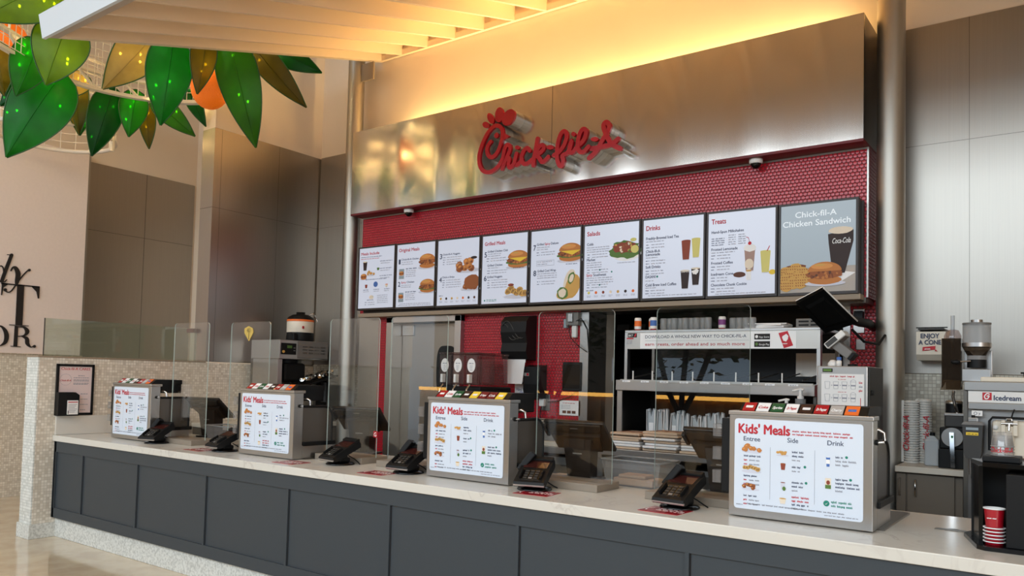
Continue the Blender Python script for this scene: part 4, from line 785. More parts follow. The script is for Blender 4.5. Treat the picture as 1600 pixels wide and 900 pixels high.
    for i, (c, s_) in enumerate(fl):
        u0 = x-.262+i*.0655; u1 = u0+.058; m = MB(); a = math.atan2(.037, .048)
        def q(u, s2, d=0.0): return (u, y+.012+.048*s2-.0024*math.sin(a)-d*math.sin(a), ZC+.499+.037*s2+.0024*math.cos(a)+d*math.cos(a))
        V4 = [q(u0, 0), q(u1, 0), q(u1, 1), q(u0, 1)]; m.add(V4+[(p[0], p[1]+.002, p[2]-.0026) for p in V4], [(0, 1, 2, 3), (7, 6, 5, 4), (0, 4, 5, 1), (1, 5, 6, 2), (2, 6, 7, 3), (3, 7, 4, 0)], FCOL[c])
        tc = T_RED if c == 'w' else T_WHITE
        if s_:
            TV, TF, a0, b0 = glyphs(s_, .03, .25); k = .045/max(b0-a0, .01); ks = min(k, .02)
            m.add([q(u0+.007+(v[0]-a0)*k, .32+v[1]*.42, .0006) for v in TV], TF, tc)
        else: m.add([q(u0+.012, .35, .0006), q(u1-.012, .35, .0006), q(u1-.012, .62, .0006), q(u0+.012, .62, .0006)], [(0, 1, 2, 3)], T_WHITE if c != 'o' else F_BLUE)
        m.build('flavour_label', t)
    # right hand side: splash panel with dark curved rim, knob, chrome spout, tray
    m = MB()
    arc = [(y+.09, ZC+.12), (y+.36, ZC+.12), (y+.36, ZC+.27)]+[(y+.28+.08*math.cos(a), ZC+.30+.08*math.sin(a)) for a in [i*PI/16 for i in range(9)]]+[(y+.09, ZC+.38)]
    m.prism(arc, 'x', x+.298, x+.308, mat('splash_panel', (96, 90, 84), .25, .4) if 'splash_panel' not in MATS else MATS['splash_panel']); m.build('splash_panel', t)
    m = MB(); m.tube([(x+.306, p[0]+.006, p[1]) for p in arc[1:]], .010, BLACK, 8); B(.24, .09, .095, .33, .39, .125, BLACK, .004); m.build('splash_rim', t)
    m = MB(); m.cyl((x+.318, y+.05, ZC+.385), (x+.328, y+.05, ZC+.385), .012, BLACK); m.cyl((x+.328, y+.05, ZC+.385), (x+.352, y+.05, ZC+.388), .006, CHROME); m.build('key_lock', t)
    m = MB(); m.tube([(x+.25, y+.10, ZC+.435), (x+.315, y+.12, ZC+.438), (x+.335, y+.13, ZC+.425), (x+.338, y+.13, ZC+.39)], .007, CHROME); m.build('water_spout', t)
    m = MB(); B(-.36, .01, .11, -.32, .06, .46, BLACK, .003)
    for z in (.15, .26, .37): B(-.40, .0, z, -.36, .05, z+.06, CLEARP)
    m.build('side_rack', t)
    return t
f4 = [('r', ''), ('w', 'Coke'), ('e', 'Sprite'), ('w', 'Dr Pepper'), ('k', ''), ('r', 'Dr Pepper'), ('s', 'Cherry'), ('o', '')]
f3 = [('r', ''), ('w', 'Coke'), ('e', 'Sprite'), ('k', ''), ('y', ''), ('d', 'Dr Pepper'), ('d', 'Cola'), ('y', '')]
dispenser(-6.802, 3.657, "farthest steel drink dispenser with Kids' Meals board beside the mosaic wall", f4)
dispenser(-4.918, 3.668, "second steel drink dispenser with Kids' Meals board, in front of the coffee station", f4)
dispenser(-3.030, 3.708, "third steel drink dispenser with Kids' Meals board, in front of the clear juice tanks", f3)
dispenser(-1.066, 3.668, "nearest and largest steel drink dispenser with Kids' Meals board, on the right", f4)

# ------------------------------------------------------------------ sneeze guards
def guard(x, lab, y=3.975, w=.52):
    t = thing('sneeze_guard', lab, 'sneeze guard', (x, y, ZC), 0, 'clear sneeze guards on taupe bases')
    m = MB(); m.box(x-.265, y-.122, ZC, x+.225, y+.135, ZC+.042, BASEG, .003); m.build('base', t)
    P = [(x-w/2, ZC+.042), (x+w/2, ZC+.042)]+[(x+w/2-.03+.03*math.cos(a), 1.957-.03+.03*math.sin(a)) for a in [i*PI/10 for i in range(6)]]+[(x-w/2+.03+.03*math.cos(a), 1.957-.03+.03*math.sin(a)) for a in [PI/2+i*PI/10 for i in range(6)]]
    m = MB(); m.prism(P, 'y', y-.022, y-.014, GLASS, GLASSE); m.build('pane', t); return t
guard(-6.215, 'clear sneeze guard right of the farthest drink dispenser', 3.865)
guard(-5.545, 'clear sneeze guard with a yellow palm sticker left of the second dispenser')
guard(-4.31, 'clear sneeze guard in front of the tiled coffee corner')
guard(-3.675, 'clear sneeze guard in front of the steel kitchen door')
guard(-2.432, 'clear sneeze guard behind the card reader right of the third dispenser')
guard(-1.65, 'clear sneeze guard left of the nearest drink dispenser')
m = MB(); P = [(-5.62, 1.905), (-5.565, 1.925), (-5.51, 1.905), (-5.50, 1.87), (-5.555, 1.80), (-5.62, 1.87)]
m.prism([(p[0], p[1]) for p in P], 'y', 3.9495, 3.9525, mat('palm_sticker_yellow', (200, 170, 84), .5)); m.box(-5.560, 3.949, 1.815, -5.554, 3.9494, 1.885, T_BLACK)
for a in range(0, 360, 45): m.flat([(-5.557, 1.885), (-5.557+.028*math.cos(math.radians(a-8)), 1.89+.02*math.sin(math.radians(a-8))), (-5.557+.030*math.cos(math.radians(a+8)), 1.888+.02*math.sin(math.radians(a+8)))], 3.949, T_BLACK)
tag(m.build('palm_sticker'), 'yellow pointed sticker with a black palm tree on the second glass', 'sticker')
m = MB(); m.box(-4.075, 3.948, 1.11, -4.035, 3.9525, 1.155, REDLET, .001); m.text('G', -4.068, 1.118, .04, 3.9475, T_WHITE, wid=.024); tag(m.build('red_sticker'), 'small square red sticker at the edge of the third glass', 'sticker')

# ------------------------------------------------------------------ card readers
LEATHER = mat('dark_bezel', (34, 28, 26), .22); SCRN = mat('reader_screen', (60, 28, 24), .12)
def reader(loc, rz, lab, flag):
    t = thing('card_reader', lab, 'card reader', loc, rz, 'black card readers on round stands')
    m = MB(); m.lathe((0, 0, 0), [(0, 0), (.098, 0), (.10, .006), (.092, .014), (.05, .02), (0, .02)], BLACKG, 32); m.build('round_base', t, True)
    m = MB(); m.box(-.058, -.045, .018, .058, .045, .05, BLACK, .01); m.cyl((-.055, 0, .055), (.055, 0, .055), .022, BLACK, n=18); m.build('hinge', t, True)
    R = Matrix.Translation((0, -.01, .085)) @ Matrix.Rotation(math.radians(24), 4, 'X'); 
    m = MB(); m.M = R
    m.prism([(-.115, -.012), (-.12, .004), (-.11, .016), (.02, .03), (.125, .03), (.13, .01), (.12, -.016), (-.09, -.022)], 'x', -.088, .088, BLACK); m.box(-.085, .10, .026, .085, .135, .044, BLACK, .005); m.build('body', t, True)
    m = MB(); m.M = R; m.box(-.090, -.122, -.006, .090, -.112, .004, mat('silver_lip', (190, 184, 180), .3, .7) if 'silver_lip' not in MATS else MATS['silver_lip'], .002); m.build('card_slot', t, True)
    m = MB(); m.M = R; m.add([(-.07, .022, .0318), (.07, .022, .0318), (.07, .098, .0318), (-.07, .098, .0318)], [(0, 1, 2, 3)], SCRN); m.build('screen', t, True)
    m = MB(); m.M = R @ Matrix.Rotation(math.radians(6), 4, 'X'); m.box(-.055, -.088, .012, .055, .008, .030, BLACKG, .004)
    m.box(-.064, -.08, .014, -.055, .0, .046, BLACK, .003); m.box(.055, -.08, .014, .064, .0, .046, BLACK, .003)
    for i in range(4):
        for j in range(3): m.box(-.042+j*.03, -.080+i*.021, .030, -.042+j*.03+.022, -.080+i*.021+.014, .033, DARKG if (i, j) != (0, 1) else GREYP, .001)
    m.build('keypad', t, True)
    if flag:
        m = MB(); m.M = Matrix.Translation((-.085, .045, .12)) @ Matrix.Rotation(math.radians(38), 4, 'Y') @ Matrix.Rotation(math.radians(-10), 4, 'X'); m.box(-.02, -.03, -.03, .016, .03, .10, BLACK, .006); m.box(-.022, -.026, .02, -.0205, .026, .09, WHITEP if False else DARKG); m.build('contactless_reader', t, True)
    m = MB(); m.tube([(.02, .05, .06), (.05, .085, .035), (.085, .092, .014), (.11, .085, .006)], .004, BLACK, 6); m.build('cable', t, True)
    return t
reader((-6.387, 3.672, ZC), .25, 'black card reader on round stand beside the farthest dispenser', True)
reader((-5.454, 3.70, ZC), -.1, 'black card reader left of the second drink dispenser', False)
reader((-4.19, 3.755, ZC), -.15, 'black card reader in front of the third sneeze guard', False)
reader((-3.535, 3.745, ZC), .05, 'black card reader just left of the third drink dispenser', True)
reader((-2.531, 3.715, ZC), .3, 'black card reader just right of the third drink dispenser', True)
reader((-1.653, 3.715, ZC), -.1, 'black card reader left of the nearest drink dispenser, glossy keypad to the front', True)
# ------------------------------------------------------------------ red counter mats
def cmat(x, y, rz, lab):
    t = thing('counter_decal', lab, 'decal', (x, y, ZC), rz, 'red rectangular decals stuck on the worktop'); m = MB(); m.box(-.105, -.085, .0002, .105, .085, .0022, REDLET); m.build('sheet', t, True)
    m = MB()
    for i in range(3):
        R = random.Random(i)
        u = -.04
        while u < .08: l = R.uniform(.012, .03); m.add([(u, .03-.028*i, .0026), (u+l, .03-.028*i, .0026), (u+l, .042-.028*i, .0026), (u, .042-.028*i, .0026)], [(0, 1, 2, 3)], T_WHITE); u += l+.008
    P = [(-.075+.022*math.cos(a), .0+.05*math.sin(a)) for a in [PI*.6+i*PI*.8/8 for i in range(9)]]
    m.add([(p[0], p[1], .0026) for p in P]+[(p[0]+.006, p[1]*.85, .0026) for p in P], [(i, i+1, 9+i+1, 9+i) for i in range(8)], T_WHITE); m.build('print', t, True)
cmat(-1.665, 3.575, -.05, 'red decal on the worktop in front of the nearest card reader'); cmat(-2.44, 3.605, .1, 'red decal right of the third drink dispenser')
cmat(-3.66, 3.60, .05, 'red decal left of the third drink dispenser'); cmat(-4.49, 3.575, 0, 'red decal right of the second drink dispenser'); cmat(-5.66, 3.62, 0, 'red decal left of the second drink dispenser')

# ------------------------------------------------------------------ point-of-sale monitors seen from behind
POSM = mat('pos_shell', (28, 25, 23), .4); POSB = mat('pos_back', (44, 34, 27), .35)
def pos(loc, rz, lab):
    t = thing('till_monitor', lab, 'monitor', loc, rz, 'black till monitors seen from behind')
    m = MB(); m.box(-.11, -.06, 0, .11, .16, .016, POSM, .004); m.build('foot', t, True)
    m = MB(); m.add([(-.075, -.02, .016), (.075, -.02, .016), (.075, .09, .016), (-.075, .09, .016), (-.095, -.055, .26), (.095, -.055, .26), (.095, .06, .22), (-.095, .06, .22)], [(3, 2, 1, 0), (4, 5, 6, 7), (0, 1, 5, 4), (1, 2, 6, 5), (2, 3, 7, 6), (3, 0, 4, 7)], POSB); m.box(-.03, -.0475, .165, .03, -.0455, .172, GREYP); m.build('stand', t, True)
    R = Matrix.Translation((0, -.015, .27)) @ Matrix.Rotation(math.radians(52), 4, 'X')
    m = MB(); m.M = R; m.box(-.20, -.0, -.145, .20, .026, .145, POSM, .006); m.prism([(-.18, .135), (.18, .135), (.16, .08), (.08, .06), (-.08, .06), (-.16, .08)], 'y', -.012, .0, POSM); m.prism([(-.16, .05), (.16, .05), (.13, -.11), (-.13, -.11)], 'y', -.03, .0, POSB); m.box(-.025, -.0130, .10, .025, -.0122, .108, GREYP); m.build('casing', t, True)
    m = MB(); m.M = R; m.box(-.19, .026, -.135, .19, .028, .135, BLACKG); m.build('screen', t, True)
    m = MB(); m.M = R; m.box(-.222, -.01, .0, -.20, .02, .10, POSM, .004); m.build('card_swipe', t, True); return t
pos((-6.68, 4.36, ZC), .25, 'till monitor behind the farthest card reader, by the clear tub')
pos((-4.60, 4.33, ZC), .38, 'till monitor turned slightly to the right in front of the red strip beside the door')
pos((-2.57, 4.27, ZC), .12, 'till monitor on a broad stand right of the third drink dispenser')
pos((-1.66, 4.33, ZC), -.02, 'till monitor half hidden behind the nearest drink dispenser')
# ------------------------------------------------------------------ clear plastic tubs
def tub(loc, rz, lab, w=.40, d=.24, h=.155):
    t = thing('plastic_tub', lab, 'tub', loc, rz, 'clear plastic tubs on the worktop'); m = MB()
    for a, b in (((-1, -1), (1, -1)), ((1, -1), (1, 1)), ((1, 1), (-1, 1)), ((-1, 1), (-1, -1))):
        k = .84; m.add([(a[0]*w/2*k, a[1]*d/2*k, .002), (b[0]*w/2*k, b[1]*d/2*k, .002), (b[0]*w/2, b[1]*d/2, h), (a[0]*w/2, a[1]*d/2, h)], [(0, 1, 2, 3)], CLEARP)
    m.add([(-w*.42, -d*.42, .002), (w*.42, -d*.42, .002), (w*.42, d*.42, .002), (-w*.42, d*.42, .002)], [(0, 1, 2, 3)], CLEARP); m.build('walls', t, True)
    m = MB(); c = [(-w/2, -d/2, h), (w/2, -d/2, h), (w/2, d/2, h), (-w/2, d/2, h)]; m.tube(c, .007, FROST, 6, True); m.build('rim', t, True)
    return t
tub((-2.17, 4.30, ZC), -.05, 'clear plastic tub with brown napkins right of the till monitor')
tub((-6.33, 4.30, ZC), 0, 'clear plastic tub beside the farthest till monitor', .34, .22, .13)
NAPK = mat('brown_napkins', (176, 146, 118), .85, var=.06, scale=40)
m = MB(); m.box(-2.31, 4.22, .932, -2.05, 4.38, .975, NAPK, .01); m.box(-2.28, 4.23, .975, -2.10, 4.36, .995, NAPK, .008); tag(m.build('napkin_pile'), 'pile of brown napkins inside the nearer clear tub', 'napkins')
m = MB(); m.box(-2.66, 4.04+.1, .93, -2.56, 4.30, .947, KRAFT, .004) if False else m.box(-2.78, 4.20, .927, -2.70, 4.36, .945, KRAFT, .004); tag(m.build('wooden_block'), 'small tan block lying behind the sneeze guard base', 'block')
# ------------------------------------------------------------------ kitchen door and things on the red wall
t = thing('door', 'steel swing kitchen door with a dark oval window in a steel frame', 'door', (-5.58, 6.16, 0))
m = MB(); m.box(-6.10, 6.05, 0, -6.00, 6.40, 2.17, STEEL, .003); m.box(-5.14, 6.05, 0, -5.06, 6.40, 2.17, STEEL, .003); m.box(-6.10, 6.05, 2.11, -5.06, 6.40, 2.172, STEEL, .003); m.build('frame', t)
m = MB(); m.box(-5.995, 6.20, .005, -5.145, 6.24, 2.105, STEELW); m.build('leaf', t)
m = MB(); P = [(-5.36+.13*math.cos(a)*(1 if abs(math.cos(a)) < .7 else 1), 1.66+.22*math.sin(a)) for a in [i*PI/14 for i in range(28)]]
P = [(-5.36+math.copysign(.13*abs(math.cos(a))**.5, math.cos(a)), 1.62+math.copysign(.25*abs(math.sin(a))**.6, math.sin(a))) for a in [i*PI/20 for i in range(40)]]; m.prism(P, 'y', 6.19, 6.20, BLACK); m.build('oval_window', t)
m = MB(); m.box(-5.99, 6.185, 1.98, -5.82, 6.20, 2.09, STEEL, .003); m.box(-5.97, 6.183, 2.0, -5.84, 6.185, 2.07, TRIM); m.build('hinge_plate', t)
# hand towel dispenser
t = thing('towel_dispenser', 'large black paper towel dispenser on the red tile wall', 'towel dispenser', (-4.31, 6.05, 1.72))
m = MB(); m.prism([(6.11, 1.72), (5.97, 1.73), (5.94, 1.80), (5.955, 1.88), (5.93, 1.98), (5.94, 2.08), (5.99, 2.13), (6.11, 2.145)], 'x', -4.47, -4.18, BLACK); m.build('cover', t)
m = MB()
for k in range(3): m.tube([(-4.46+.02*i+.005, 5.929+.001*i+.006*k, 2.04-.03*k-.10*(i/12.)**2+.05*math.sin(i*.5+k)) for i in range(13)], .005, DARKG, 5)
m.box(-4.43, 5.934, 1.965, -4.385, 5.938, 1.973, GREYP); m.build('moulded_ridge', t)
m = MB(); m.add([(-4.42, 5.98, 1.73), (-4.21, 5.98, 1.73), (-4.24, 5.975, 1.50), (-4.41, 5.975, 1.50)], [(0, 1, 2, 3)], PAPER); m.box(-4.42, 5.98, 1.70, -4.21, 5.984, 1.735, PAPER); m.build('paper_towel', t)
m = MB(); m.box(-4.41, 6.10, 1.40, -4.23, 6.107, 1.62, PAPER); m.text('Hand Wash', -4.32, 1.435, .04, 6.099, T_NAVY, 'C', .14, .02); m.text('Only', -4.32, 1.405, .036, 6.099, F_BLUE, 'C', .06, .02)
m.ellf(-4.35, 1.53, .02, .012, 6.099, T_NAVY, 10, .2); m.flat([(-4.33, 1.50), (-4.30, 1.50), (-4.27, 1.56), (-4.28, 1.57)], 6.099, T_NAVY); m.flat([(-4.32, 1.55), (-4.27, 1.52), (-4.265, 1.53), (-4.31, 1.56)], 6.0988, F_BLUE); tag(m.build('hand_wash_sign'), 'white hand wash sign hanging under the black towel dispenser', 'sign')
t = thing('soap_dispenser', 'smaller black wall box right of the hand wash sign', 'dispenser', (-4.15, 6.06, 1.38)); m = MB(); m.prism([(6.11, 1.36), (6.0, 1.38), (5.985, 1.5), (5.995, 1.66), (6.11, 1.68)], 'x', -4.235, -4.055, BLACK); m.build('cover', t); m = MB(); m.box(-4.225, 5.984, 1.575, -4.17, 5.989, 1.605, GREYP); m.box(-4.195, 5.983, 1.58, -4.175, 5.9845, 1.6, REDLET); m.build('badge', t)
t = thing('wall_tablet', 'dark tablet screen mounted on the red tile wall', 'tablet', (-3.77, 6.09, 1.45)); m = MB(); m.box(-3.872, 6.085, 1.45, -3.672, 6.11, 1.71, BLACK, .008); m.build('case', t); m = MB(); m.box(-3.86, 6.0838, 1.47, -3.684, 6.0852, 1.69, BLACKG); m.build('screen', t)
m = MB(); m.tube([(-3.72, 6.10, 1.45), (-3.78, 6.09, 1.40), (-3.92, 6.09, 1.35), (-4.03, 6.095, 1.34)], .004, BLACK, 6); m.build('cable', t)
m = MB(); m.box(-3.903, 6.10, 1.228, -3.682, 6.1085, 1.362, PAPER); m.words(-3.87, 1.335, .13, .008, 6.0995, T_RED, 1)
for k in range(3): m.words(-3.885, 1.315-.014*k, .1, .006, 6.0995, T_GREY, k)
for k in range(3): m.rect(-3.87+.05*k, 1.245, -3.83+.05*k, 1.27, 6.0995, F_DARK)
tag(m.build('wall_notice'), 'white paper notice taped to the red tile below the tablet', 'notice')
t = thing('power_outlet', 'steel outlet plate with a white plug on the red tile', 'outlet', (-4.07, 6.1, 1.27)); m = MB(); m.box(-4.10, 6.098, 1.26, -4.01, 6.11, 1.41, STEEL, .003); m.build('plate', t); m = MB(); m.box(-4.105, 6.06, 1.30, -4.05, 6.098, 1.37, WHITEP, .006); m.tube([(-4.08, 6.07, 1.30), (-4.09, 6.06, 1.22), (-4.06, 6.05, 1.15)], .005, BLACK, 6); m.build('plug', t)
t = thing('wall_sensor', 'metal sensor unit with white pipe and black leads high on the red wall', 'sensor', (-3.77, 6.08, 1.97)); m = MB(); m.box(-3.83, 6.06, 2.04, -3.70, 6.11, 2.16, GREYP, .006); m.box(-3.80, 6.04, 2.07, -3.75, 6.06, 2.15, STEEL, .004); m.box(-3.86, 6.07, 2.02, -3.83, 6.11, 2.10, F_SKY, .004); m.build('body', t)
m = MB(); m.box(-3.775, 6.07, 1.93, -3.725, 6.11, 2.04, WHITEP, .01); m.build('pipe', t); m = MB()
for k in range(3): m.tube([(-3.74+.02*k, 6.06, 2.08), (-3.68+.02*k, 6.05, 2.12-.02*k), (-3.62+.01*k, 6.07, 2.0), (-3.60, 6.09, 1.80)] if k else [(-3.80, 6.06, 2.05), (-3.77, 6.05, 1.93), (-3.70, 6.06, 1.86), (-3.62, 6.09, 1.80)], .004, BLACK, 6)
m.build('lead', t)
# ------------------------------------------------------------------ rear work tables along the red wall
t = thing('prep_table', 'cream topped steel prep table under the red tile wall', 'table', (-4.1, 5.9, 0))
m = MB(); m.box(-5.0, 5.62, .985, -3.16, 6.10, 1.025, mat('table_top_cream', (186, 174, 158), .4), .004); m.build('top', t)
m = MB(); m.box(-3.95, 5.60, .93, -3.17, 6.08, .984, STEEL, .003); m.build('apron', t)
for x in (-4.95, -3.93, -3.23):
    m = MB(); m.box(x, 5.64, 0, x+.05, 5.69, .985, STEEL); m.build('leg', t)
m = MB(); m.box(-3.88, 5.70, .50, -3.17, 6.08, .90, STEELD, .01); m.box(-3.85, 5.695, .83, -3.18, 5.70, .89, STEEL); m.build('undercounter_unit', t)
t = thing('juice_dispenser', 'cold drink machine with three clear tanks and round white labels', 'juice dispenser', (-4.57, 5.7, 1.025))
m = MB(); m.box(-4.80, 5.47, 1.045, -4.34, 5.92, 1.40, STEELD, .006); m.box(-4.81, 5.47, 1.40, -4.33, 5.93, 1.465, BLACK, .01); m.box(-4.80, 5.30, 1.026, -4.34, 5.5, 1.07, BLACK, .006); m.build('body', t)
for k in range(3):
    a = -4.80+.155*k; m = MB(); m.box(a, 5.45, 1.48, a+.148, 5.90, 1.755, SMOKE, .012); o = m.build('tank', t); m = MB(); m.box(a-.003, 5.445, 1.755, a+.151, 5.905, 1.772, SMOKE, .006); m.build('lid', o)
    m = MB(); m.prism([(a+.07+.045*math.cos(i*PI/12), 1.655+.062*math.sin(i*PI/12)) for i in range(24)], 'y', 5.446, 5.4485, PAPER); m.words(a+.045, 1.67, .05, .008, 5.445, T_NAVY, k)
    for q in range(4): m.words(a+.055, 1.65-.013*q, .03, .006, 5.445, T_GREY, q)
    m.build('round_label', o)
    m = MB(); m.box(a+.06, 5.40, 1.50, a+.085, 5.448, 1.575, WHITEP, .004); m.tube([(a+.07, 5.43, 1.48), (a+.07, 5.39, 1.44), (a+.07, 5.385, 1.41)], .010, CHROME, 8); m.build('tap', t)
t = thing('steel_pan', 'grey food pan standing on the prep table below the notice', 'pan', (-3.83, 5.8, 1.025))
m = MB(); k = .86
for a, b in (((-1, -1), (1, -1)), ((1, -1), (1, 1)), ((1, 1), (-1, 1)), ((-1, 1), (-1, -1))): m.add([(-3.83+a[0]*.165*k, 5.8+a[1]*.13*k, 1.027), (-3.83+b[0]*.165*k, 5.8+b[1]*.13*k, 1.027), (-3.83+b[0]*.165, 5.8+b[1]*.13, 1.19), (-3.83+a[0]*.165, 5.8+a[1]*.13, 1.19)], [(0, 1, 2, 3)], WHITEP if False else GREYP)
m.box(-3.83-.142, 5.8-.11, 1.026, -3.83+.142, 5.8+.11, 1.03, GREYP); m.build('walls', t); m = MB(); m.tube([(-3.995, 5.67, 1.19), (-3.665, 5.67, 1.19), (-3.665, 5.93, 1.19), (-3.995, 5.93, 1.19)], .008, TRIM, 6, True); m.build('rim', t)
m = MB(); m.prism([(-3.68, 1.026), (-3.55, 1.026), (-3.60, 1.12), (-3.63, 1.12)], 'y', 5.68, 5.78, REDLET); m.box(-3.675, 5.678, 1.027, -3.56, 5.679, 1.06, T_WHITE); tag(m.build('carton'), 'small red and white carton peeking out behind the till monitor', 'carton')

# ------------------------------------------------------------------ warming shelf in the kitchen opening
t = thing('warming_shelf', 'steel pass-through warming unit with a lettered banner along its top', 'warming unit', (-2.3, 6.0, 0))
x0, x1, ya, yb = -3.06, -1.52, 5.75, 6.30
m = MB(); m.box(x0, ya, 1.945, x1, yb, 1.965, STEEL, .003)
for x in (x0, x1-.025): m.box(x, ya, 1.56, x+.025, ya+.05, 1.945, STEEL); m.box(x, yb-.05, 1.56, x+.025, yb, 1.945, STEELD)
m.build('top_frame', t)
m = MB(); m.box(x0+.02, ya-.004, 1.812, x1, ya+.012, 1.945, TRIM)
xs = lambda px: x0+(px-977)/306.0*1.54
m.rect(xs(1005), 1.815, xs(1250), 1.94, ya-.005, T_WHITE); m.text('DOWNLOAD A WHOLE NEW WAY TO CHICK-FIL-A', xs(1014), 1.897, .034, ya-.006, T_NAVY, wid=xs(1178)-xs(1014), bold=.012); m.text('earn treats, order ahead and so much more', xs(1014), 1.838, .034, ya-.006, T_RED, wid=xs(1176)-xs(1014), bold=.016)
m.rect(xs(1014), 1.876, xs(1182), 1.8775, ya-.006, T_GREY)
for a, s_ in ((1.88, 'App Store'), (1.825, 'Google Play')): m.rect(xs(1190), a, xs(1213), a+.042, ya-.006, T_BLACK); m.text(s_, xs(1197), a+.012, .02, ya-.0065, T_WHITE, wid=.075); m.ellf(xs(1193.5), a+.021, .011, .012, ya-.0065, T_WHITE if a > 1.85 else F_GRN, 10)
P = [(xs(1225), 1.925), (xs(1238), 1.94), (xs(1246), 1.835), (xs(1233), 1.815)]; m.flat(P, ya-.006, T_RED); m.ellf(xs(1235), 1.89, .022, .025, ya-.0065, T_WHITE, 14, .2); m.words(xs(1231), 1.845, .035, .008, ya-.0065, T_WHITE, 1)
m.rect(xs(983), 1.905, xs(999), 1.94, ya-.006, T_BLACK); m.text('BKT', xs(984.5), 1.912, .026, ya-.0065, T_WHITE, wid=.04); m.flat([(xs(994), 1.91), (xs(997), 1.91), (xs(998.5), 1.935), (xs(996), 1.935)], ya-.0065, T_RED); m.rect(xs(981), 1.892, xs(993), 1.902, ya-.006, T_RED)
for k in range(3): m.words(xs(981), 1.878-.012*k, .05, .007, ya-.006, T_GREY, k)
m.build('banner', t)
m = MB(); m.box(x0-.045, ya-.06, 1.475, x1-.02, yb, 1.56, STEEL, .004); m.build('heated_deck', t)
m = MB(); m.box(x0, ya-.066, 1.545, x1-.03, ya-.061, 1.565, TRIM)
for k in range(9): m.rect(x0+.02+.165*k, 1.543, x0+.09+.165*k, 1.558, ya-.067, T_WHITE); m.words(x0+.03+.165*k, 1.547, .045, .006, ya-.0675, T_GREY, k)
m.build('label_rail', t)
for k in range(8):
    m = MB(); m.box(x0+.09+.17*k, ya-.03, 1.56, x0+.098+.17*k, ya-.02, 1.635, WHITEP); m.build('divider', t)
m = MB()
for k in range(9): m.cyl((x0+.1+.165*k, ya, 1.585), (x0+.1+.165*k, yb-.05, 1.64), .006, DARKG, n=6)
m.build('slide_rod', t)
m = MB(); m.box(x0-.04, ya-.02, 1.021, x0-.02, yb, 1.475, STEELD); m.box(x0-.045, ya-.03, 1.021, x0+.0, ya-.015, 1.475, STEEL); m.build('side_panel', t)
m = MB(); m.box(x1-.04, ya-.02, 1.021, x1-.02, yb, 1.475, STEELD); m.build('side_panel', t)
m = MB(); m.box(x0-.08, 5.50, .965, x1, yb, 1.02, STEEL, .004); m.build('bag_shelf', t)
m = MB(); m.box(x0-.06, 5.60, 0, x1, yb, .70, DARKG); m.box(x0-.06, 5.58, .74, x1, yb, .90, STEELD, .004); m.box(x0-.06, 5.575, .86, x1, 5.58, .90, STEEL); m.build('lower_cabinet', t)
m = MB(); m.box(x0+.02, yb-.02, 1.58, x1, yb, 1.94, BLACK); m.box(x0-.03, yb-.02, 1.03, x1-.03, yb, 1.47, BLACK); m.box(x1-.32, yb-.03, 1.62, x1-.02, yb-.02, 1.80, STEELW); m.build('rear_baffle', t)
# paper bags, clear bags, condiment pots on the unit
RB = random.Random(11)
for i, (a, w, h, lab) in enumerate(((-3.05, .27, .135, 'stack of brown paper bags at the left end of the shelf'), (-2.77, .30, .155, 'stack of brown paper bags in the middle of the shelf'), (-2.46, .29, .15, 'stack of brown paper bags right of the middle stack'), (-2.15, .26, .03, 'flat pale paper bag at the right end of the bag shelf'))):
    t = thing('paper_bag_stack', lab, 'paper bags', (a+w/2, 5.68, 1.02), 0, 'paper bag stacks on the low shelf'); m = MB(); nl = max(1, int(h*.68/.021))
    for q in range(nl):
        dx, dy = RB.uniform(-.012, .008), RB.uniform(-.02, .014); m.box(a+.004+dx, 5.52+dy, 1.0215+.021*q, a+w*.95+dx, 5.86, 1.0405+.021*q, BAGW if q % 3 else KRAFT, .007)
    m.build('bag_pile', t); m = MB(); zt = 1.022+.021*nl
    for q in range(2):
        m.M = Matrix.Translation((a+w/2, 5.69, zt+.022*q)) @ Matrix.Rotation(RB.uniform(-.06, .06), 4, 'Z') @ Matrix.Rotation(RB.uniform(-.03, .05), 4, 'X'); m.box(-w*.49, -.175, 0, w*.48, .17, .02, KRAFT, .008)
    for q in range(5): m.box(-.11+q*.045, -.06+.05*(q % 2), .0195, -.085+q*.045, .06, .0212, F_TEA)
    m.M = None; m.build('top_bag', t)
def clearbag(i, a, lean, w):
    t = thing('clear_bag', 'clear plastic carrier bag standing upright in the row behind the paper bags', 'plastic bag', (a, 5.98, 1.021), 0, 'clear carrier bags packed upright on the low shelf')
    m = MB(); h = RB.uniform(.26, .31); m.prism([(a, 1.022), (a+w, 1.022), (a+w+lean, 1.022+h), (a+w*.72+lean, 1.022+h+.008), (a+w*.5+lean, 1.022+h*.8), (a+w*.25+lean, 1.022+h+.006), (a+lean, 1.022+h)], 'y', 5.93, 5.96, BAGC); m.box(a+w*.2+lean*.5, 5.926, 1.05, a+w*.8+lean*.5, 5.929, 1.05+h*.55, BAGC if i % 3 else BAGW)
    m.build('film', t); m = MB(); m.tube([(a+lean*.2, 5.922, 1.024), (a+lean, 5.922, 1.02+h), (a+w*.3+lean, 5.922, 1.02+h*.96)], .006, BAGW, 5); m.tube([(a+w+lean*.2, 5.922, 1.024), (a+w+lean, 5.922, 1.02+h)], .006, BAGW, 5); m.build('folded_edge', t)
a = -2.93
for i in range(16):
    w = RB.uniform(.045, .075); clearbag(i, a, RB.uniform(-.02, .02), w); a += w+.008
LABC = [F_ORANGE, F_ORANGE, F_BLUE, None, None, None, None, None, None]
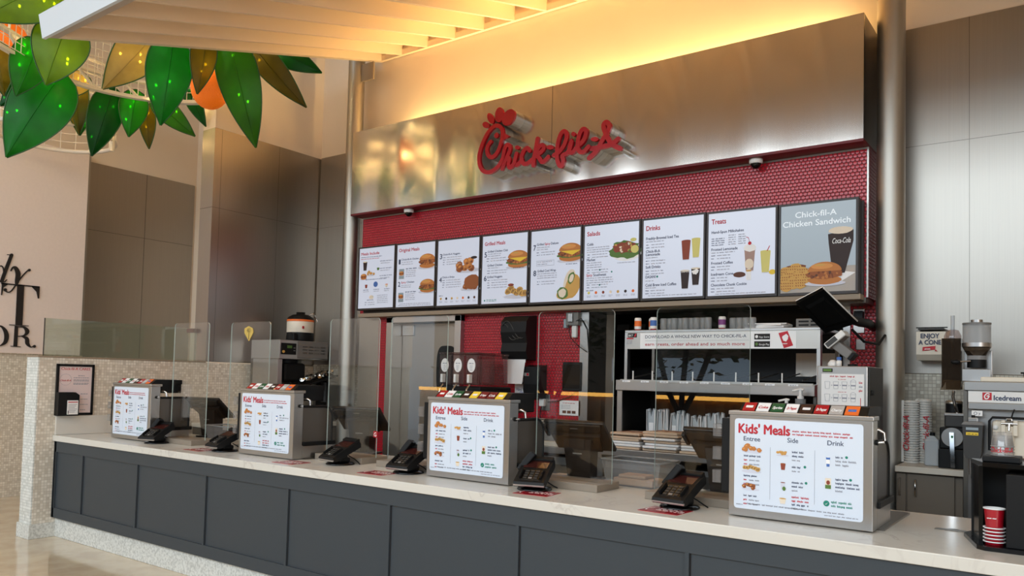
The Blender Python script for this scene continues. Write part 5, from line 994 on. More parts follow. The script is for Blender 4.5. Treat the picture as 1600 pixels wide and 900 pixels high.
def shaker(x, y, lc, lab, s=1.0):
    t = thing('shaker_bottle', lab, 'bottle', (x, y, 1.966), 0, 'white bottles and cups on top of the warming unit')
    m = MB(); m.lathe((x, y, 1.966), [(0, 0), (.026, 0), (.026, .012)], REDLET if lc else FROST, 16); m.build('cap', t)
    m = MB(); m.lathe((x, y, 1.966), [(.026, .012), (.028, .02), (.028, .095*s), (.024, .105*s), (0, .105*s)], WHITEP if lc else FROST, 16); o = m.build('bottle', t)
    if lc: m = MB(); m.lathe((x, y, 1.966), [(.0286, .035), (.0286, .08*s)], lc, 16); m.build('wrap_label', o)
for i, (x, y, lc) in enumerate(((-2.99, 5.84, F_ORANGE), (-2.90, 5.92, F_ORANGE), (-2.84, 5.82, F_BLUE))): shaker(x, y, lc, ('upside-down white bottle with orange label at the left end of the unit', 'white bottle with orange label second from the left', 'white bottle with blue label third from the left')[i])
for i in range(9): shaker(-2.77+.047*i, 5.86+.02*(i % 2), None, 'translucent bottle in the row right of the blue label', .92)
shaker(-2.28, 5.86, mat('label_purple', (130, 60, 130), .5), 'white bottle with purple label standing apart in the middle', .95)
for i in range(4): shaker(-2.20+.05*i, 5.88, None, 'translucent bottle in the short row right of the purple label', .85)
m = MB()
for k in range(6): m.M = Matrix.Translation((-1.95, 5.95, 1.968+.007*k)) @ Matrix.Rotation(RB.uniform(-.3, .3), 4, 'Z'); m.box(-.16, -.08, 0, .15, .08, .006, PAPER)
tag(m.build('paper_pile'), 'loose pile of white papers on top of the warming unit', 'papers')
t = thing('louvred_box', 'grey slotted box on the right end of the warming unit', 'box', (-1.62, 5.95, 1.966)); m = MB(); m.box(-1.72, 5.85, 1.966, -1.54, 6.1, 2.035, GREYP, .004); m.build('body', t); m = MB()
for k in range(2):
    for q in range(2): m.box(-1.70+.085*q, 5.847, 1.982+.026*k, -1.63+.085*q, 5.850, 1.994+.026*k, BLACK)
m.build('slot', t)
# dark equipment deeper in the kitchen
t = thing('fry_station', 'dark steel fryer with two hanging baskets left of the warming unit', 'fryer', (-3.35, 6.9, 0)); m = MB(); m.box(-3.75, 6.75, 0, -3.0, 7.4, 1.30, KITCH, .01); m.box(-3.75, 6.72, 1.30, -3.0, 7.4, 1.40, STEELD, .006); m.prism([(6.95, 1.40), (6.80, 1.42), (7.0, 1.66), (7.4, 1.70), (7.4, 1.40)], 'x', -3.75, -3.0, KITCH); m.build('body', t)
for x in (-3.45, -3.22): m = MB(); m.cyl((x, 6.70, 1.22), (x, 6.70, 1.10), .045, BLACK, r2=.008, n=12); m.cyl((x, 6.70, 1.22), (x, 6.70, 1.42), .006, CHROME, n=8); m.build('funnel', t)
t = thing('kitchen_hood', 'dark exhaust hood with pale tickets deep in the kitchen', 'hood', (-3, 8.2, 2.2)); m = MB(); m.box(-5.5, 7.9, 2.05, -.5, 9.2, 2.7, KITCH, .01); m.build('hood_body', t); m = MB()
for k in range(6): m.M = Matrix.Translation((-4.5+.2*k, 7.88, 2.12)) @ Matrix.Rotation(-.3, 4, 'X'); m.box(0, 0, 0, .15, .004, .12, GREYP)
m.build('ticket', t)
t = thing('steel_rack', 'dark steel storage rack at the back of the kitchen', 'rack', (-2.2, 8.9, 0)); 
for z in (.5, 1.0, 1.5, 1.9): m = MB(); m.box(-3.2, 8.6, z, -.8, 9.3, z+.04, KITCH); m.build('shelf', t)
for x in (-3.2, -.85): m = MB(); m.box(x, 8.6, 0, x+.05, 8.65, 2.05, KITCH); m.build('upright', t)

# ------------------------------------------------------------------ right jamb: screen, printer, outlets, milkshake machine
t = thing('order_display', 'black kitchen order display on an arm, tilted steeply beside the red jamb', 'monitor', (-1.40, 5.75, 1.9))
A_, B_, C_, D_ = Vector((-1.600, 5.45, 2.102)), Vector((-1.422, 5.45, 2.190)), Vector((-1.269, 5.72, 1.984)), Vector((-1.480, 5.72, 1.917))
nb = (B_-A_).cross(D_-A_).normalized()
if nb.y < 0: nb = -nb
HEX = [(3, 2, 1, 0), (4, 5, 6, 7), (0, 1, 5, 4), (1, 2, 6, 5), (2, 3, 7, 6), (3, 0, 4, 7)]
m = MB(); m.add([A_, B_, C_, D_]+[q+nb*.030 for q in (A_, B_, C_, D_)], HEX, MATTB); m.add([q+nb*-.012 for q in (A_*.8+C_*.2, B_*.8+D_*.2, C_*.8+A_*.2, D_*.8+B_*.2)]+[q for q in (A_*.86+C_*.14, B_*.86+D_*.14, C_*.86+A_*.14, D_*.86+B_*.14)], HEX, MATTB); m.build('casing', t)
m = MB(); m.add([q+nb*.0305 for q in (A_, B_, C_, D_)]+[q+nb*.038 for q in (A_, B_, C_, D_)], HEX, WHITEP); m.tube([B_+nb*.02, B_*.5+C_*.5+nb*.02, C_+nb*.02, C_*.9+D_*.1+nb*.02], .008, WHITEP, 6); m.build('bezel', t)
m = MB(); m.tube([(-1.36, 5.70, 2.03), (-1.29, 5.86, 2.0), (-1.255, 5.98, 2.0), (-1.30, 6.355, 2.0)], .032, BLACK, 8); m.tube([(-1.30, 5.7, 1.94), (-1.24, 5.78, 1.86), (-1.18, 5.95, 1.85), (-1.16, 6.05, 1.92)], .009, BLACK, 6); m.build('arm', t)
t = thing('bump_bar', 'white edged keypad unit hanging under the tilted order display', 'keypad', (-1.38, 5.6, 1.83)); R = Matrix.Translation((-1.36, 5.58, 1.875)) @ Matrix.Rotation(math.radians(-40), 4, 'Y'); m = MB(); m.M = R; m.box(-.09, -.06, -.025, .06, .08, .02, WHITEP, .008); m.build('case', t); m = MB(); m.M = R; m.box(-.08, -.063, -.018, .0, -.06, .014, DARKG); m.box(-.08, -.05, -.0275, .05, .07, -.0252, GREYP); m.build('key_panel', t)
t = thing('receipt_printer', 'grey and black ticket printer below the white keypad unit', 'printer', (-1.34, 5.6, 1.76)); R = Matrix.Translation((-1.335, 5.6, 1.80)) @ Matrix.Rotation(math.radians(38), 4, 'Y'); m = MB(); m.M = R; m.box(-.09, -.05, -.03, .07, .07, .03, GREYP, .006); m.build('case', t); m = MB(); m.M = R; m.box(.07, -.045, -.028, .09, .065, .028, BLACK, .004); m.build('end_cap', t)
t = thing('jamb_outlet', 'steel outlet plates with a large black plug on the red jamb', 'outlet', (-1.40, 6.36, 1.95)); m = MB(); m.box(-1.44, 6.348, 1.956, -1.36, 6.36, 2.14, STEEL, .003); m.box(-1.42, 6.348, 1.83, -1.355, 6.36, 1.91, STEEL, .003); m.build('plate', t); m = MB(); m.box(-1.425, 6.29, 2.03, -1.36, 6.348, 2.12, BLACK, .006); m.build('plug', t)
m = MB(); m.prism([(-1.445+.018*math.cos(i*PI/10)-.006, 2.08+.018*math.sin(i*PI/10)) for i in range(20)], 'y', 6.344, 6.3475, F_ORANGE); tag(m.build('orange_sticker'), 'round orange sticker left of the black plug on the red jamb', 'sticker')
t = thing('milkshake_machine', 'steel milkshake machine with a printed cup guide on its front', 'milkshake machine', (-1.27, 5.45, 0))
m = MB(); m.box(-1.42, 5.30, .62, -1.115, 5.72, 1.68, STEEL, .006); m.box(-1.114, 5.32, .62, -1.108, 5.72, 1.675, DARKG); m.box(-1.40, 5.33, 0, -1.13, 5.7, .62, STEELD); m.build('body', t)
m = MB(); m.box(-1.392, 5.296, 1.35, -1.135, 5.3005, 1.63, PAPER); yy = 5.2955; m.words(-1.34, 1.61, .15, .010, yy, T_RED, 2)
for k, z in enumerate((1.535, 1.455, 1.37)):
    m.words(-1.29, z+.058, .05, .005, yy, T_RED, k)
    for q in range(4):
        cx = -1.355+.052*q; P = [(cx-.012, z), (cx+.012, z), (cx+.016, z+.045), (cx-.016, z+.045)]
        for a, b in zip(P, P[1:]+P[:1]): m.tube([(a[0], yy, a[1]), (b[0], yy, b[1])], .001, T_GREY, 4)
        if q: m.rect(cx-.015, z+.018, cx+.015, z+.026, yy, T_GREY)
        if q == 3: m.tube([(cx+.016*math.cos(i*PI/8), yy, z+.045+.014*math.sin(i*PI/8)) for i in range(9)], .001, T_GREY, 4)
        if q < 3: m.text('>', cx+.022, z+.015, .02, yy, T_GREY)
m.rect(-1.157, 1.38, -1.153, 1.48, yy, T_RED)
for k in range(3): m.words(-1.165, 1.57-.025*k, .02, .014, yy, T_RED if k != 1 else T_GREY, k)
m.build('guide_sheet', t)
m = MB(); m.box(-1.385, 5.294, 1.642, -1.325, 5.3005, 1.664, BLACK); m.box(-1.38, 5.2935, 1.646, -1.33, 5.2942, 1.660, mat('lcd_green', (90, 130, 40), .4)); m.build('display', t)
m = MB(); m.box(-1.115, 5.36, 1.50, -1.10, 5.42, 1.53, BLACK, .004); m.build('latch', t)
for x, y, r, cap, lab in ((-1.36, 5.45, .032, None, 'low round white tub on top of the milkshake machine'), (-1.315, 5.42, .017, F_BLUE, 'small white bottle with a blue cap on the milkshake machine'), (-1.25, 5.5, .03, BLACK, 'black lid lying on the milkshake machine')):
    t = thing('small_container', lab, 'container', (x, y, 1.68)); m = MB()
    if cap is None: m.lathe((x, y, 1.68), [(0, 0), (r, 0), (r, .02), (r*.5, .042), (0, .044)], WHITEP, 18)
    elif cap is F_BLUE: m.lathe((x, y, 1.68), [(0, 0), (r, 0), (r, .035), (.010, .042)], WHITEP, 16); m.lathe((x, y, 1.68), [(.015, .042), (.015, .062), (0, .062)], F_BLUE, 16)
    else: m.lathe((x, y, 1.68), [(0, 0), (r, 0), (r, .018), (0, .02)], BLACK, 16)
    m.build('body', t)
def pump(x, y, z, lab):
    t = thing('syrup_pump', lab, 'pump', (x, y, z), 0, 'white syrup pumps left of the milkshake machine'); m = MB(); m.cyl((x, y, 1.021), (x, y, z-.06), .035, FROST, n=14); m.build('bottle', t); m = MB(); m.cyl((x, y, z-.06), (x, y, z), .012, WHITEP, n=10); m.cyl((x, y, z-.06), (x, y, z-.04), .022, WHITEP, n=12); m.tube([(x+.02, y, z+.002), (x, y, z+.006), (x-.05, y-.02, z-.008)], .008, WHITEP, 6); m.build('pump_head', t)
pump(-1.61, 5.60, 1.518, 'white syrup pump standing higher beside the steel machine'); pump(-1.70, 5.58, 1.446, 'white syrup pump standing lower and nearer the counter')

# ------------------------------------------------------------------ right back counter and ice cream station
t = thing('back_cabinet', 'taupe cabinet under a pale worktop behind the round column', 'cabinet', (-.9, 6.1, 0))
m = MB(); m.box(-1.045, 5.83, 0, -.655, 6.37, .99, CABG); m.build('carcass', t)
m = MB(); m.box(-1.045, 5.78, .995, -.64, 6.378, 1.035, mat('back_worktop', (206, 198, 184), .35), .004); m.build('top', t)
for a, b in ((-1.04, -.985), (-.975, -.70)): m = MB(); m.box(a, 5.815, .10, b, 5.83, .985, CABG, .002); o = m.build('door', t); m = MB(); c_ = a+.05 if b > -.9 else a+.02; m.tube([(c_, 5.815, .84), (c_, 5.79, .845), (c_, 5.79, .945), (c_, 5.815, .95)], .005, CHROME if b > -.9 else CABG, 6); m.build('handle', o)
SLV = mat('lid_stack_white', (226, 224, 218), .45)
for i, (x, y, w, h, n, lab) in enumerate(((-1.0, 6.12, .05, .43, 26, 'tall white stack of lids in a printed sleeve beside the column'), (-.925, 6.17, .045, .44, 26, 'second tall white stack of lids, right of the first'))):
    t = thing('lid_stack', lab, 'lids', (x, y, 1.035)); m = MB(); P = []
    for k in range(n): z = h*k/n; P += [(w, z), (w, z+h/n*.6), (w*.82, z+h/n*.7), (w*.82, z+h/n*.95)]
    m.lathe((x, y, 1.035), [(0, 0)]+P+[(w*.8, h), (0, h)], SLV, 20, smooth=False); m.build('lids', t)
    m = MB(); m.box(x-w-.012, y-w*.35, 1.036, x-w+.004, y-w*.25, 1.035+h, SLV); m.M = Matrix.Translation((x-w*.55 if i == 0 else x+w*.3, y-w-.004, 1.12)) @ Matrix.Rotation(-PI/2, 4, 'Y'); m.text('Chick-fil-A', 0, -.02, .055, 0, T_RED, wid=.24, shear=.3, bold=.015); m.build('sleeve', t)
t = thing('milky_jug', 'translucent plastic jug with a black cap by the fudge machine', 'jug', (-.85, 5.97, 1.035)); m = MB(); m.box(-.893, 5.93, 1.036, -.805, 6.01, 1.215, MILKY, .012); m.prism([(-.885, 1.21), (-.813, 1.21), (-.835, 1.236), (-.863, 1.236)], 'y', 5.94, 6.0, MILKY); m.build('body', t); m = MB(); m.cyl((-.849, 5.97, 1.236), (-.849, 5.97, 1.258), .016, BLACK, n=14); m.build('cap', t)
t = thing('fudge_warmer', 'black topping warmer with a big chrome lever on a round dial', 'topping warmer', (-.725, 5.95, 1.035))
m = MB(); m.box(-.80, 5.86, 1.036, -.652, 6.14, 1.16, BLACK, .006); m.box(-.795, 5.88, 1.16, -.652, 6.14, 1.30, BLACK, .008); m.box(-.77, 5.90, 1.30, -.655, 6.12, 1.385, DARKG, .01); m.box(-.772, 5.895, 1.375, -.653, 5.93, 1.395, STEEL, .004); m.build('body', t)
m = MB(); m.cyl((-.72, 5.878, 1.238), (-.72, 5.862, 1.238), .062, STEEL, n=32); m.build('dial', t)
m = MB(); m.add([(-.734, 5.855, 1.27), (-.708, 5.855, 1.27), (-.698, 5.83, 1.045), (-.722, 5.83, 1.045)]+[(-.734, 5.842, 1.27), (-.708, 5.842, 1.27), (-.698, 5.817, 1.045), (-.722, 5.817, 1.045)], [(4, 5, 6, 7), (3, 2, 1, 0), (0, 1, 5, 4), (1, 2, 6, 5), (2, 3, 7, 6), (3, 0, 4, 7)], CHROME); m.box(-.724, 5.838, 1.19, -.710, 5.845, 1.25, mat('lever_green', (20, 110, 40), .4), .002); m.build('lever', t)
m = MB(); m.cyl((-.725, 5.99, 1.385), (-.725, 5.99, 1.455), .05, BLACK, n=24); m.lathe((-.725, 5.99, 1.455), [(.052, 0), (.052, .012), (.045, .02), (.0, .012)], COLSTEEL, 24); m.build('topping_well', t)
m = MB(); m.tube([(-.69, 5.93, 1.36), (-.70, 5.91, 1.41), (-.72, 5.90, 1.50), (-.715, 5.90, 1.54)], .010, CHROME, 8); m.ell((-.69, 5.925, 1.355), .016, .012, .03, CHROME, 12, 8); m.build('ladle', t)
t = thing('cone_holder_bin', 'cream wall bin lettered ENJOY A CONE on the steel wall', 'bin', (-.9, 6.3, 1.75))
m = MB(); P = [(6.39, 1.75), (6.24, 1.75), (6.20, 1.79), (6.195, 1.95), (6.39, 1.97)]; m.prism(P, 'x', -.985, -.80, CREAM); m.build('box', t)
m = MB(); m.box(-.975, 6.20, 1.962, -.81, 6.39, 1.974, DARKG, .003); m.box(-.985, 6.19, 1.975, -.79, 6.21, 1.982, BLACK); m.build('lid', t)
m = MB(); m.text('ENJOY', -.955, 1.905, .045, 6.190, T_NAVY, wid=.115, bold=.03); m.text('A CONE', -.968, 1.86, .045, 6.190, T_NAVY, wid=.14, bold=.03); m.flat([(-.945, 1.815), (-.865, 1.825), (-.862, 1.85), (-.943, 1.842)], 6.191, T_RED); m.words(-.93, 1.824, .05, .010, 6.1895, T_WHITE, 2); m.flat([(-.868, 1.815), (-.848, 1.81), (-.862, 1.826)], 6.191, T_RED)
for c in list(m.v): pass
m.build('lettering', t)
t = thing('cone_dispenser', 'smoky brown acrylic cone dispenser with a stack of cones', 'cone dispenser', (-.70, 5.8, 1.54))
m = MB(); m.prism([(5.72, 1.56), (5.72, 1.875), (5.86, 1.875), (5.86, 1.60)], 'x', -.762, -.755, BROWNP); m.prism([(5.72, 1.56), (5.72, 1.875), (5.86, 1.875), (5.86, 1.60)], 'x', -.660, -.653, BROWNP); m.box(-.755, 5.72, 1.60, -.66, 5.725, 1.875, BROWNP); m.box(-.755, 5.855, 1.55, -.66, 5.86, 1.875, BROWNP); m.add([(-.765, 5.69, 1.545), (-.65, 5.69, 1.545), (-.66, 5.725, 1.62), (-.755, 5.725, 1.62)], [(0, 1, 2, 3)], BROWNP); m.build('chute', t)
m = MB(); m.lathe((-.708, 5.79, 1.875), [(.05, 0), (.05, .02), (.035, .055), (.012, .06)], SMOKE, 20); m.build('dome', t)
m = MB(); m.cyl((-.708, 5.79, 1.60), (-.708, 5.79, 2.025), .008, MILKY, r2=.012, n=12); m.cyl((-.708, 5.79, 1.60), (-.708, 5.79, 1.70), .042, FROST, r2=.03, n=16); m.build('cone_stack', t)
t = thing('powder_dispenser', 'clear cylinder topping dispenser on a steel stand above the ice cream machine', 'dispenser', (-.57, 5.75, 1.6))
m = MB(); m.cyl((-.569, 5.75, 1.84), (-.569, 5.75, 1.965), .078, FROST, n=28); m.cyl((-.569, 5.75, 1.962), (-.569, 5.75, 1.972), .080, GREYP, n=28); m.build('cylinder', t)
m = MB(); m.cyl((-.569, 5.75, 1.82), (-.569, 5.75, 1.845), .082, STEEL, n=28); m.cyl((-.569, 5.75, 1.972), (-.569, 5.75, 1.992), .034, STEEL, n=20); m.build('band', t)
m = MB(); m.cyl((-.569, 5.75, 1.76), (-.569, 5.75, 1.82), .05, BROWNP, r2=.08, n=24); m.cyl((-.569, 5.75, 1.74), (-.569, 5.75, 1.765), .054, FROST, n=24); m.cyl((-.569, 5.75, 1.69), (-.569, 5.75, 1.74), .054, BLACK, n=24); m.build('funnel', t)
m = MB(); m.box(-.645, 5.80, 1.60, -.49, 5.85, 1.80, STEEL, .003); m.box(-.645, 5.70, 1.602, -.49, 5.72, 1.68, STEEL, .003); m.build('bracket', t); m = MB(); m.cyl((-.60, 5.70, 1.73), (-.655, 5.66, 1.725), .006, CHROME, n=8); m.ell((-.675, 5.65, 1.722), .028, .016, .016, BLACK, 14, 8); m.build('lever', t)
t = thing('ice_cream_machine', 'steel soft serve machine with a white Icedream sign panel', 'ice cream machine', (-.25, 5.8, 0))
m = MB(); m.box(-.61, 5.50, .12, .10, 6.25, 1.60, STEEL, .006); m.box(-.59, 5.52, 0, .08, 6.2, .12, BLACK); m.box(-.605, 5.44, 1.545, .10, 5.50, 1.60, STEEL, .004); m.box(-.61, 5.455, .5, -.59, 5.50, 1.55, STEELD); m.build('cabinet', t)
m = MB(); m.box(-.585, 5.447, 1.475, .08, 5.462, 1.543, WHITEP, .003); m.box(-.585, 5.445, 1.435, .08, 5.462, 1.474, STEEL, .003); yy = 5.4455
m.prism([(-.51, 1.492), (-.463, 1.492), (-.463, 1.536), (-.51, 1.536)], 'y', yy-.001, yy, T_RED); m.stroke([(-.475, 1.527, .003), (-.487, 1.53, .003), (-.499, 1.515, .003), (-.495, 1.50, .003), (-.482, 1.502, .003), (-.476, 1.517, .003), (-.486, 1.515, .003)], 'y', yy-.0025, yy-.0012, T_WHITE); m.text('Icedream', -.452, 1.492, .042, yy-.001, T_NAVY, wid=.135, bold=.03); m.build('sign_panel', t)
m = MB(); m.box(-.46, 5.40, 1.16, .05, 5.50, 1.375, CREAM, .02)
m.lathe((-.44, 5.395, 1.335), [(0, 0), (.014, 0), (.014, .012), (0, .012)], WHITEP, 14, 'y')
for x in (-.40, -.34): m.box(x-.011, 5.365, 1.29, x+.011, 5.41, 1.378, CREAM, .004)
m.cyl((-.37, 5.38, 1.345), (-.37, 5.38, 1.10), .022, CREAM, n=16); m.box(-.30, 5.37, 1.155, -.26, 5.40, 1.165, REDLET, .002); m.build('dispensing_head', t)
m = MB(); m.cyl((-.41, 5.37, 1.36), (-.33, 5.37, 1.36), .009, CHROME, n=10); m.cyl((-.37, 5.36, 1.36), (-.37, 5.35, 1.32), .008, CHROME, n=8); m.box(-.385, 5.355, 1.375, -.355, 5.385, 1.39, CHROME, .003); m.tube([(-.36, 5.37, 1.39), (-.355, 5.40, 1.42), (-.35, 5.44, 1.44)], .004, BLACK, 6); m.build('draw_handle', t)
m = MB(); m.tube([(-.47, 5.39, 1.20), (-.47, 5.39, 1.37), (-.455, 5.39, 1.392), (.0, 5.39, 1.392)], .008, BLACK, 6); m.build('gasket', t)
m = MB(); m.box(-.565, 5.44, 1.395, -.51, 5.454, 1.427, PAPER); m.text('O', -.555, 1.402, .026, 5.4395, T_NAVY); m.text('y', -.53, 1.404, .024, 5.4395, T_NAVY); m.build('switch_plate', t)
m = MB(); m.box(-.52, 5.44, 1.60, .08, 5.60, 1.628, CREAM, .006); m.cyl((-.30, 5.5, 1.628), (-.30, 5.5, 1.65), .008, BLACK, n=10); m.cyl((-.30, 5.5, 1.65), (-.30, 5.5, 1.66), .022, BLACK, n=14); m.build('hopper_lid', t)
t = thing('spindle_mixer', 'dark blender unit with yellow and white warning labels', 'blender', (-.56, 5.36, 1.2))
m = MB(); m.prism([(-.595, 1.18), (-.585, 1.15), (-.515, 1.15), (-.505, 1.18), (-.498, 1.345), (-.602, 1.345)], 'y', 5.33, 5.44, DARKG); m.prism([(-.607, 1.345), (-.493, 1.345), (-.505, 1.362), (-.595, 1.362)], 'y', 5.325, 5.44, GREYP); m.build('housing', t)
m = MB(); m.box(-.583, 5.328, 1.315, -.520, 5.3295, 1.330, F_SKY); m.box(-.583, 5.328, 1.285, -.520, 5.3295, 1.302, F_YEL); m.words(-.575, 1.29, .05, .005, 5.3275, T_BLACK, 1); m.build('warning_label', t)
m = MB(); m.cyl((-.55, 5.38, 1.15), (-.55, 5.38, 1.03), .014, CHROME, n=10); m.cyl((-.565, 5.40, 1.15), (-.565, 5.40, 1.05), .012, STEEL, n=10); m.build('spindle', t)
m = MB(); m.box(-.58, 5.40, 1.362, -.53, 5.435, 1.385, STEEL, .003); m.cyl((-.555, 5.42, 1.385), (-.555, 5.42, 1.40), .010, BLACK, n=10); m.build('mounting_clip', t)

# ------------------------------------------------------------------ cup holder at the right end of the counter
t = thing('cup_holder', 'black acrylic cup and lid holder at the right end of the worktop', 'cup holder', (-.2, 3.78, ZC))
m = MB(); m.prism([(-.435, 3.90), (-.36, 3.625), (-.33, 3.60), (.25, 3.61), (.25, 4.02), (-.40, 4.02)], 'z', ZC, ZC+.016, BLACKG); m.build('base', t)
m = MB(); m.prism([(-.405, 3.88), (-.36, 3.70), (-.345, 3.70), (-.385, 3.89)], 'z', ZC+.016, 1.245, BLACKG); m.build('left_panel', t)
m = MB(); m.box(-.40, 3.84, ZC+.016, .24, 3.86, 1.25, BLACK); m.build('back_panel', t)
m = MB(); m.box(-.262, 3.63, ZC+.016, .24, 3.83, 1.225, BLACK, .003); m.build('lid_bin', t)
m = MB(); m.prism([(-.40, 3.84), (-.345, 3.68), (-.262, 3.66), (.24, 3.66), (.24, 3.86), (-.40, 3.86)], 'z', 1.245, 1.262, BLACKG); m.box(-.35, 3.72, 1.262, -.22, 3.86, 1.285, BLACK, .004); m.build('top_tray', t)
CUPR = REDLET
for k in range(6):
    z = ZC+.0165+.0135*k; t = thing('red_cup', 'red paper cup nested in the upside stack inside the black holder' if k < 5 else 'topmost red paper cup with white rim in the black holder', 'cup', (-.305, 3.685, z), 0, 'red paper cups stacked in the black holder')
    m = MB(); h = .075 if k == 5 else .05
    m.lathe((-.305, 3.685, z), [(.030, 0), (.0365, h-.004)] if k == 5 else [(.031, .0005), (.0365, .012)], CUPR, 28); m.build('wall', t)
    m = MB(); zz = z+(h if k == 5 else .0135); m.lathe((-.305, 3.685, zz), [(.036, -.004), (.0395, -.004), (.0395, 0), (.036, 0), (.031, -.05) if k == 5 else (.034, -.002)], T_WHITE, 28); m.build('rim', t)
    if k == 5: m = MB(); m.M = Matrix.Translation((-.305, 3.648, z+.035)); m.words(-.022, 0, .035, .005, 0, T_WHITE, 3); m.build('print', t)
for k in range(4):
    z = 1.286+.012*k; t = thing('clear_cup', 'clear cup with red script turned upside down on the black holder' if k == 0 else 'clear cup nested over the printed cup on the black holder', 'cup', (-.285, 3.79, z), 0, 'clear cups stacked upside down on the holder')
    m = MB(); m.lathe((-.285, 3.79, z), [(.042, 0), (.0405, .004), (.0335, .058)]+([(.0335, .0585), (0, .0585)] if k == 3 else []), CLEARP, 28); m.build('wall', t)
    m = MB(); m.lathe((-.285, 3.79, z), [(.0415, 0), (.0435, .002), (.0415, .004)], FROST, 28); m.build('rim', t)
    if k == 0:
        m = MB(); TV, TF, a0, b0 = glyphs('Chick-fil-A', .02, .3); kk = .085/(b0-a0)
        m.add([(-.285+.043*math.sin((v[0]-a0)*kk/.040-1.1), 3.79-.043*math.cos((v[0]-a0)*kk/.040-1.1), z+.014+v[1]*.03) for v in TV], TF, T_RED); m.build('print', t)
m = MB(); m.cyl((-.49, 4.02, ZC), (-.49, 4.02, ZC+.002), .03, DARKG, n=20); m.box(-.56, 3.99, ZC, -.44, 4.03, ZC+.003, STEELD, .001); tag(m.build('metal_tray'), 'thin dark metal plate lying left of the black cup holder', 'plate')

# ------------------------------------------------------------------ coffee station on the left
t = thing('side_cabinet', 'grey cabinet with pale top in the coffee corner', 'cabinet', (-7.2, 5.6, 0)); m = MB(); m.box(-7.66, 4.80, 0, -7.02, 6.36, .95, CABG); m.build('carcass', t); m = MB(); m.box(-7.66, 4.78, .955, -6.99, 6.37, 1.0, MATS['back_worktop'], .004); m.build('top', t)
for a, b in ((4.82, 5.32), (5.33, 5.83), (5.84, 6.34)): m = MB(); m.box(-7.02, a, .1, -7.005, b, .94, CABG, .002); o = m.build('door', t); m = MB(); m.tube([(-7.005, a+.08, .75), (-6.985, a+.08, .76), (-6.985, a+.08, .86), (-7.005, a+.08, .87)], .005, CHROME, 6); m.build('handle', o)
t = thing('coffee_brewer', 'tall steel coffee brewer with black control panel and louvred side', 'coffee machine', (-7.35, 5.78, 1.0))
m = MB(); m.box(-7.60, 5.44, 1.70, -7.10, 6.115, 1.91, STEEL, .004); m.box(-7.60, 5.44, 1.0, -7.56, 6.115, 1.70, STEELD); m.box(-7.56, 5.44, 1.0, -7.12, 5.50, 1.70, STEEL, .003); m.box(-7.60, 5.44, 1.0, -7.10, 6.115, 1.06, STEEL, .004); m.build('body', t)
m = MB(); m.box(-7.10, 5.46, 1.75, -7.092, 5.66, 1.875, BLACK, .003); m.box(-7.0915, 5.535, 1.82, -7.091, 5.60, 1.85, F_GRN); m.cyl((-7.092, 5.485, 1.78), (-7.083, 5.485, 1.78), .015, F_GOLD, n=12)
for k in range(2): m.box(-7.0915, 5.62, 1.79+.03*k, -7.091, 5.645, 1.80+.03*k, GREYP)
m.build('control_panel', t)
m = MB(); m.box(-7.10, 5.68, 1.715, -7.094, 6.11, 1.905, GREYP, .003)
for k in range(3):
    for q in range(4): m.box(-7.094, 5.75+.085*q, 1.77+.035*k, -7.090, 5.81+.085*q, 1.78+.035*k, STEELD)
m.build('louvre_panel', t)
m = MB(); m.box(-7.5, 5.55, 1.45, -7.15, 5.85, 1.66, BLACK, .03); m.cyl((-7.3, 5.7, 1.66), (-7.3, 5.7, 1.70), .12, BLACK, n=20); m.build('brew_basket', t)
m = MB()
for a in (5.6, 5.72): m.box(-7.12, a, 1.1, -7.10, a+.012, 1.45, BLACK)
m.build('front_bar', t)
m = MB(); m.M = Matrix.Translation((-7.15, 5.85, 1.42)) @ Matrix.Rotation(math.radians(14), 4, 'X'); m.box(-.16, -.22, 0, .10, .42, .018, BLACK, .004); m.box(-.16, -.22, .018, .10, -.21, .035, BLACK); tag(m.build('black_tray'), 'sloping black tray jutting out of the coffee brewer', 'tray')
FOIL = mat('foil', (210, 206, 200), .15, 1.0)
for k in range(9):
    t = thing('foil_packet', 'crumpled silver foil packet on the sloping black tray', 'packet', (-7.12+.02*math.sin(k*2), 5.78+.052*k, 1.44+.0125*k), k*.7, 'foil packets heaped on the sloping tray'); m = MB(); bm = bmesh.new(); bmesh.ops.create_icosphere(bm, subdivisions=2, radius=.045); R = random.Random(k)
    V = []
    for v in bm.verts: q = v.co*R.uniform(.75, 1.15); V.append((q.x*1.1, q.y, max(q.z*.8+.034, 0)))
    bm.verts.index_update(); m.add(V, [[v.index for v in f.verts] for f in bm.faces], FOIL); bm.free(); m.build('foil', t, True)
t = thing('coffee_urn', 'black and cream insulated coffee urn on top of the brewer', 'urn', (-7.3, 5.87, 1.91)); c = (-7.3, 5.87, 1.91)
m = MB(); m.lathe(c, [(0, 0), (.15, 0), (.155, .02), (.15, .10)], BLACK, 32); m.build('base', t); m = MB(); m.lathe(c, [(.15, .10), (.152, .105), (.152, .22), (.15, .225)], CREAM, 32); m.lathe(c, [(.153, .225), (.153, .245), (.15, .248)], F_ORANGE, 32); m.box(-7.155, 5.78, 2.05, -7.145, 5.80, 2.08, T_RED) ; m.build('shell', t)
m = MB(); m.lathe(c, [(.15, .248), (.14, .275), (.09, .305), (.05, .31), (.05, .335), (0, .338)], BLACK, 32); m.build('lid', t); m = MB(); m.tube([(-7.22, 5.93, 2.215), (-7.19, 5.97, 2.24), (-7.20, 6.0, 2.20), (-7.18, 6.02, 2.14)], .007, CHROME, 6); m.build('bail_handle', t); m = MB(); m.box(-7.22, 5.68, 1.915, -7.17, 5.73, 2.0, BLACK, .01); m.build('tap', t)
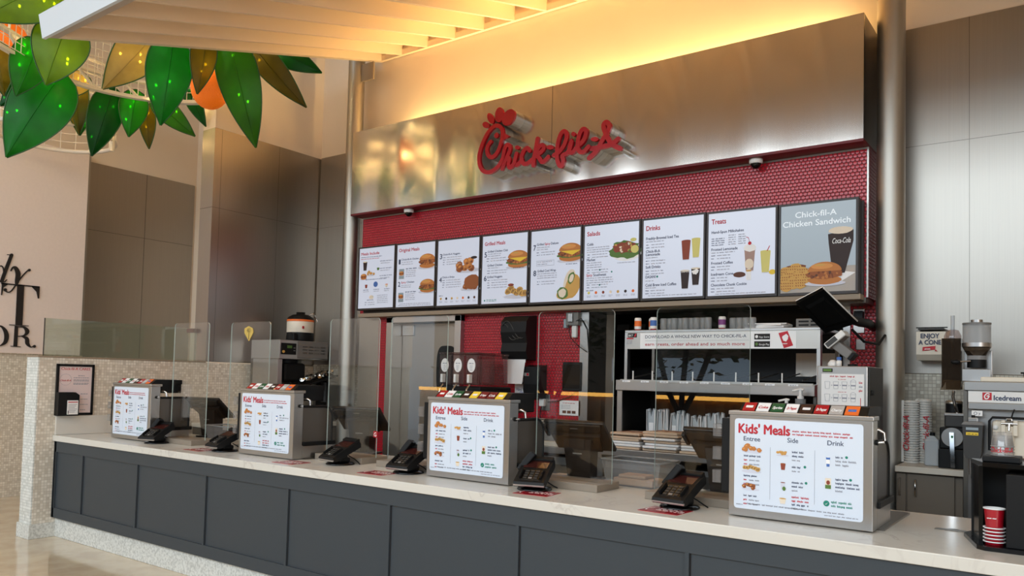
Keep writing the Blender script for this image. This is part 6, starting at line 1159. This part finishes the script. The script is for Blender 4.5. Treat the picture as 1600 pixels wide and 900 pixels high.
t = thing('tea_brewer', 'pale steel tea urn stand right of the coffee brewer', 'brewer', (-7.2, 6.22, 1.0)); m = MB(); m.box(-7.36, 6.14, 1.46, -7.08, 6.36, 1.52, STEEL, .004); m.box(-7.36, 6.14, 1.0, -7.32, 6.36, 1.46, STEEL, .003); m.box(-7.12, 6.14, 1.0, -7.08, 6.36, 1.46, STEEL, .003); m.box(-7.36, 6.34, 1.0, -7.08, 6.36, 1.46, STEELD); m.box(-7.34, 6.14, 1.001, -7.10, 6.34, 1.06, STEEL, .003); m.build('frame', t); m = MB(); m.cyl((-7.22, 6.20, 1.22), (-7.22, 6.20, 1.45), .05, DARKG, n=14); m.tube([(-7.22, 6.15, 1.36), (-7.18, 6.11, 1.32), (-7.22, 6.10, 1.27)], .012, BLACK, 8); m.build('spout', t)

# ------------------------------------------------------------------ the hall behind the viewer, mirrored in glass and steel
TRUNK = mat('tree_bark', (40, 32, 28), .9); CROWN = mat('tree_leaves', (26, 48, 34), .6, var=.3, scale=4)
RT = random.Random(21)
def tree(x, y, lab):
    t = thing('indoor_tree', lab, 'tree', (x, y, 0)); m = MB(); m.tube([(x, y, 0), (x+.02, y, .6), (x, y, .95)], .10, TRUNK, 10)
    for dx in (-.5, .1, .6): m.tube([(x, y, .9), (x+dx*.5, y+.05, 1.4), (x+dx, y, 2.2), (x+dx*1.5, y, 3.0)], .055, TRUNK, 8)
    m.build('trunk', t); m = MB()
    for k in range(900):
        p = Vector((x+max(-1.1, min(1.1, RT.gauss(0, .6))), y+RT.gauss(0, .7), 2.75+RT.gauss(0, .45))); a = RT.uniform(0, 6.28); s_ = RT.uniform(.06, .13); u = Vector((math.cos(a), math.sin(a), RT.uniform(-.5, .5)))*s_; w = u.orthogonal().normalized()*s_*.4
        m.add([p-u, p+w, p+u, p-w], [(0, 1, 2, 3)], CROWN)
    m.build('crown', t)
tree(-6.2, -6.0, 'small tree standing in the hall behind the viewer'); tree(-9.0, -5.8, 'second small tree in the hall behind the viewer')
t = thing('lit_slat_bench', 'long slatted kiosk front with warm light strips behind the viewer', 'kiosk', (-8, -7.2, 0)); m = MB(); m.box(-14, -7.6, 0, -3.5, -7.3, 1.2, mat('kiosk_body', (120, 84, 40), .6)); m.build('body', t)
for k in range(26): m = MB(); m.box(-14+.4*k, -7.3, .05, -13.85+.4*k, -7.26, 1.15, mat('kiosk_slat', (150, 108, 56), .5) if 'kiosk_slat' not in MATS else MATS['kiosk_slat']); m.build('slat', t)
m = MB(); m.box(-14, -7.29, 1.2, -3.5, -7.22, 1.28, STRIPL); m.build('light_strip', t)
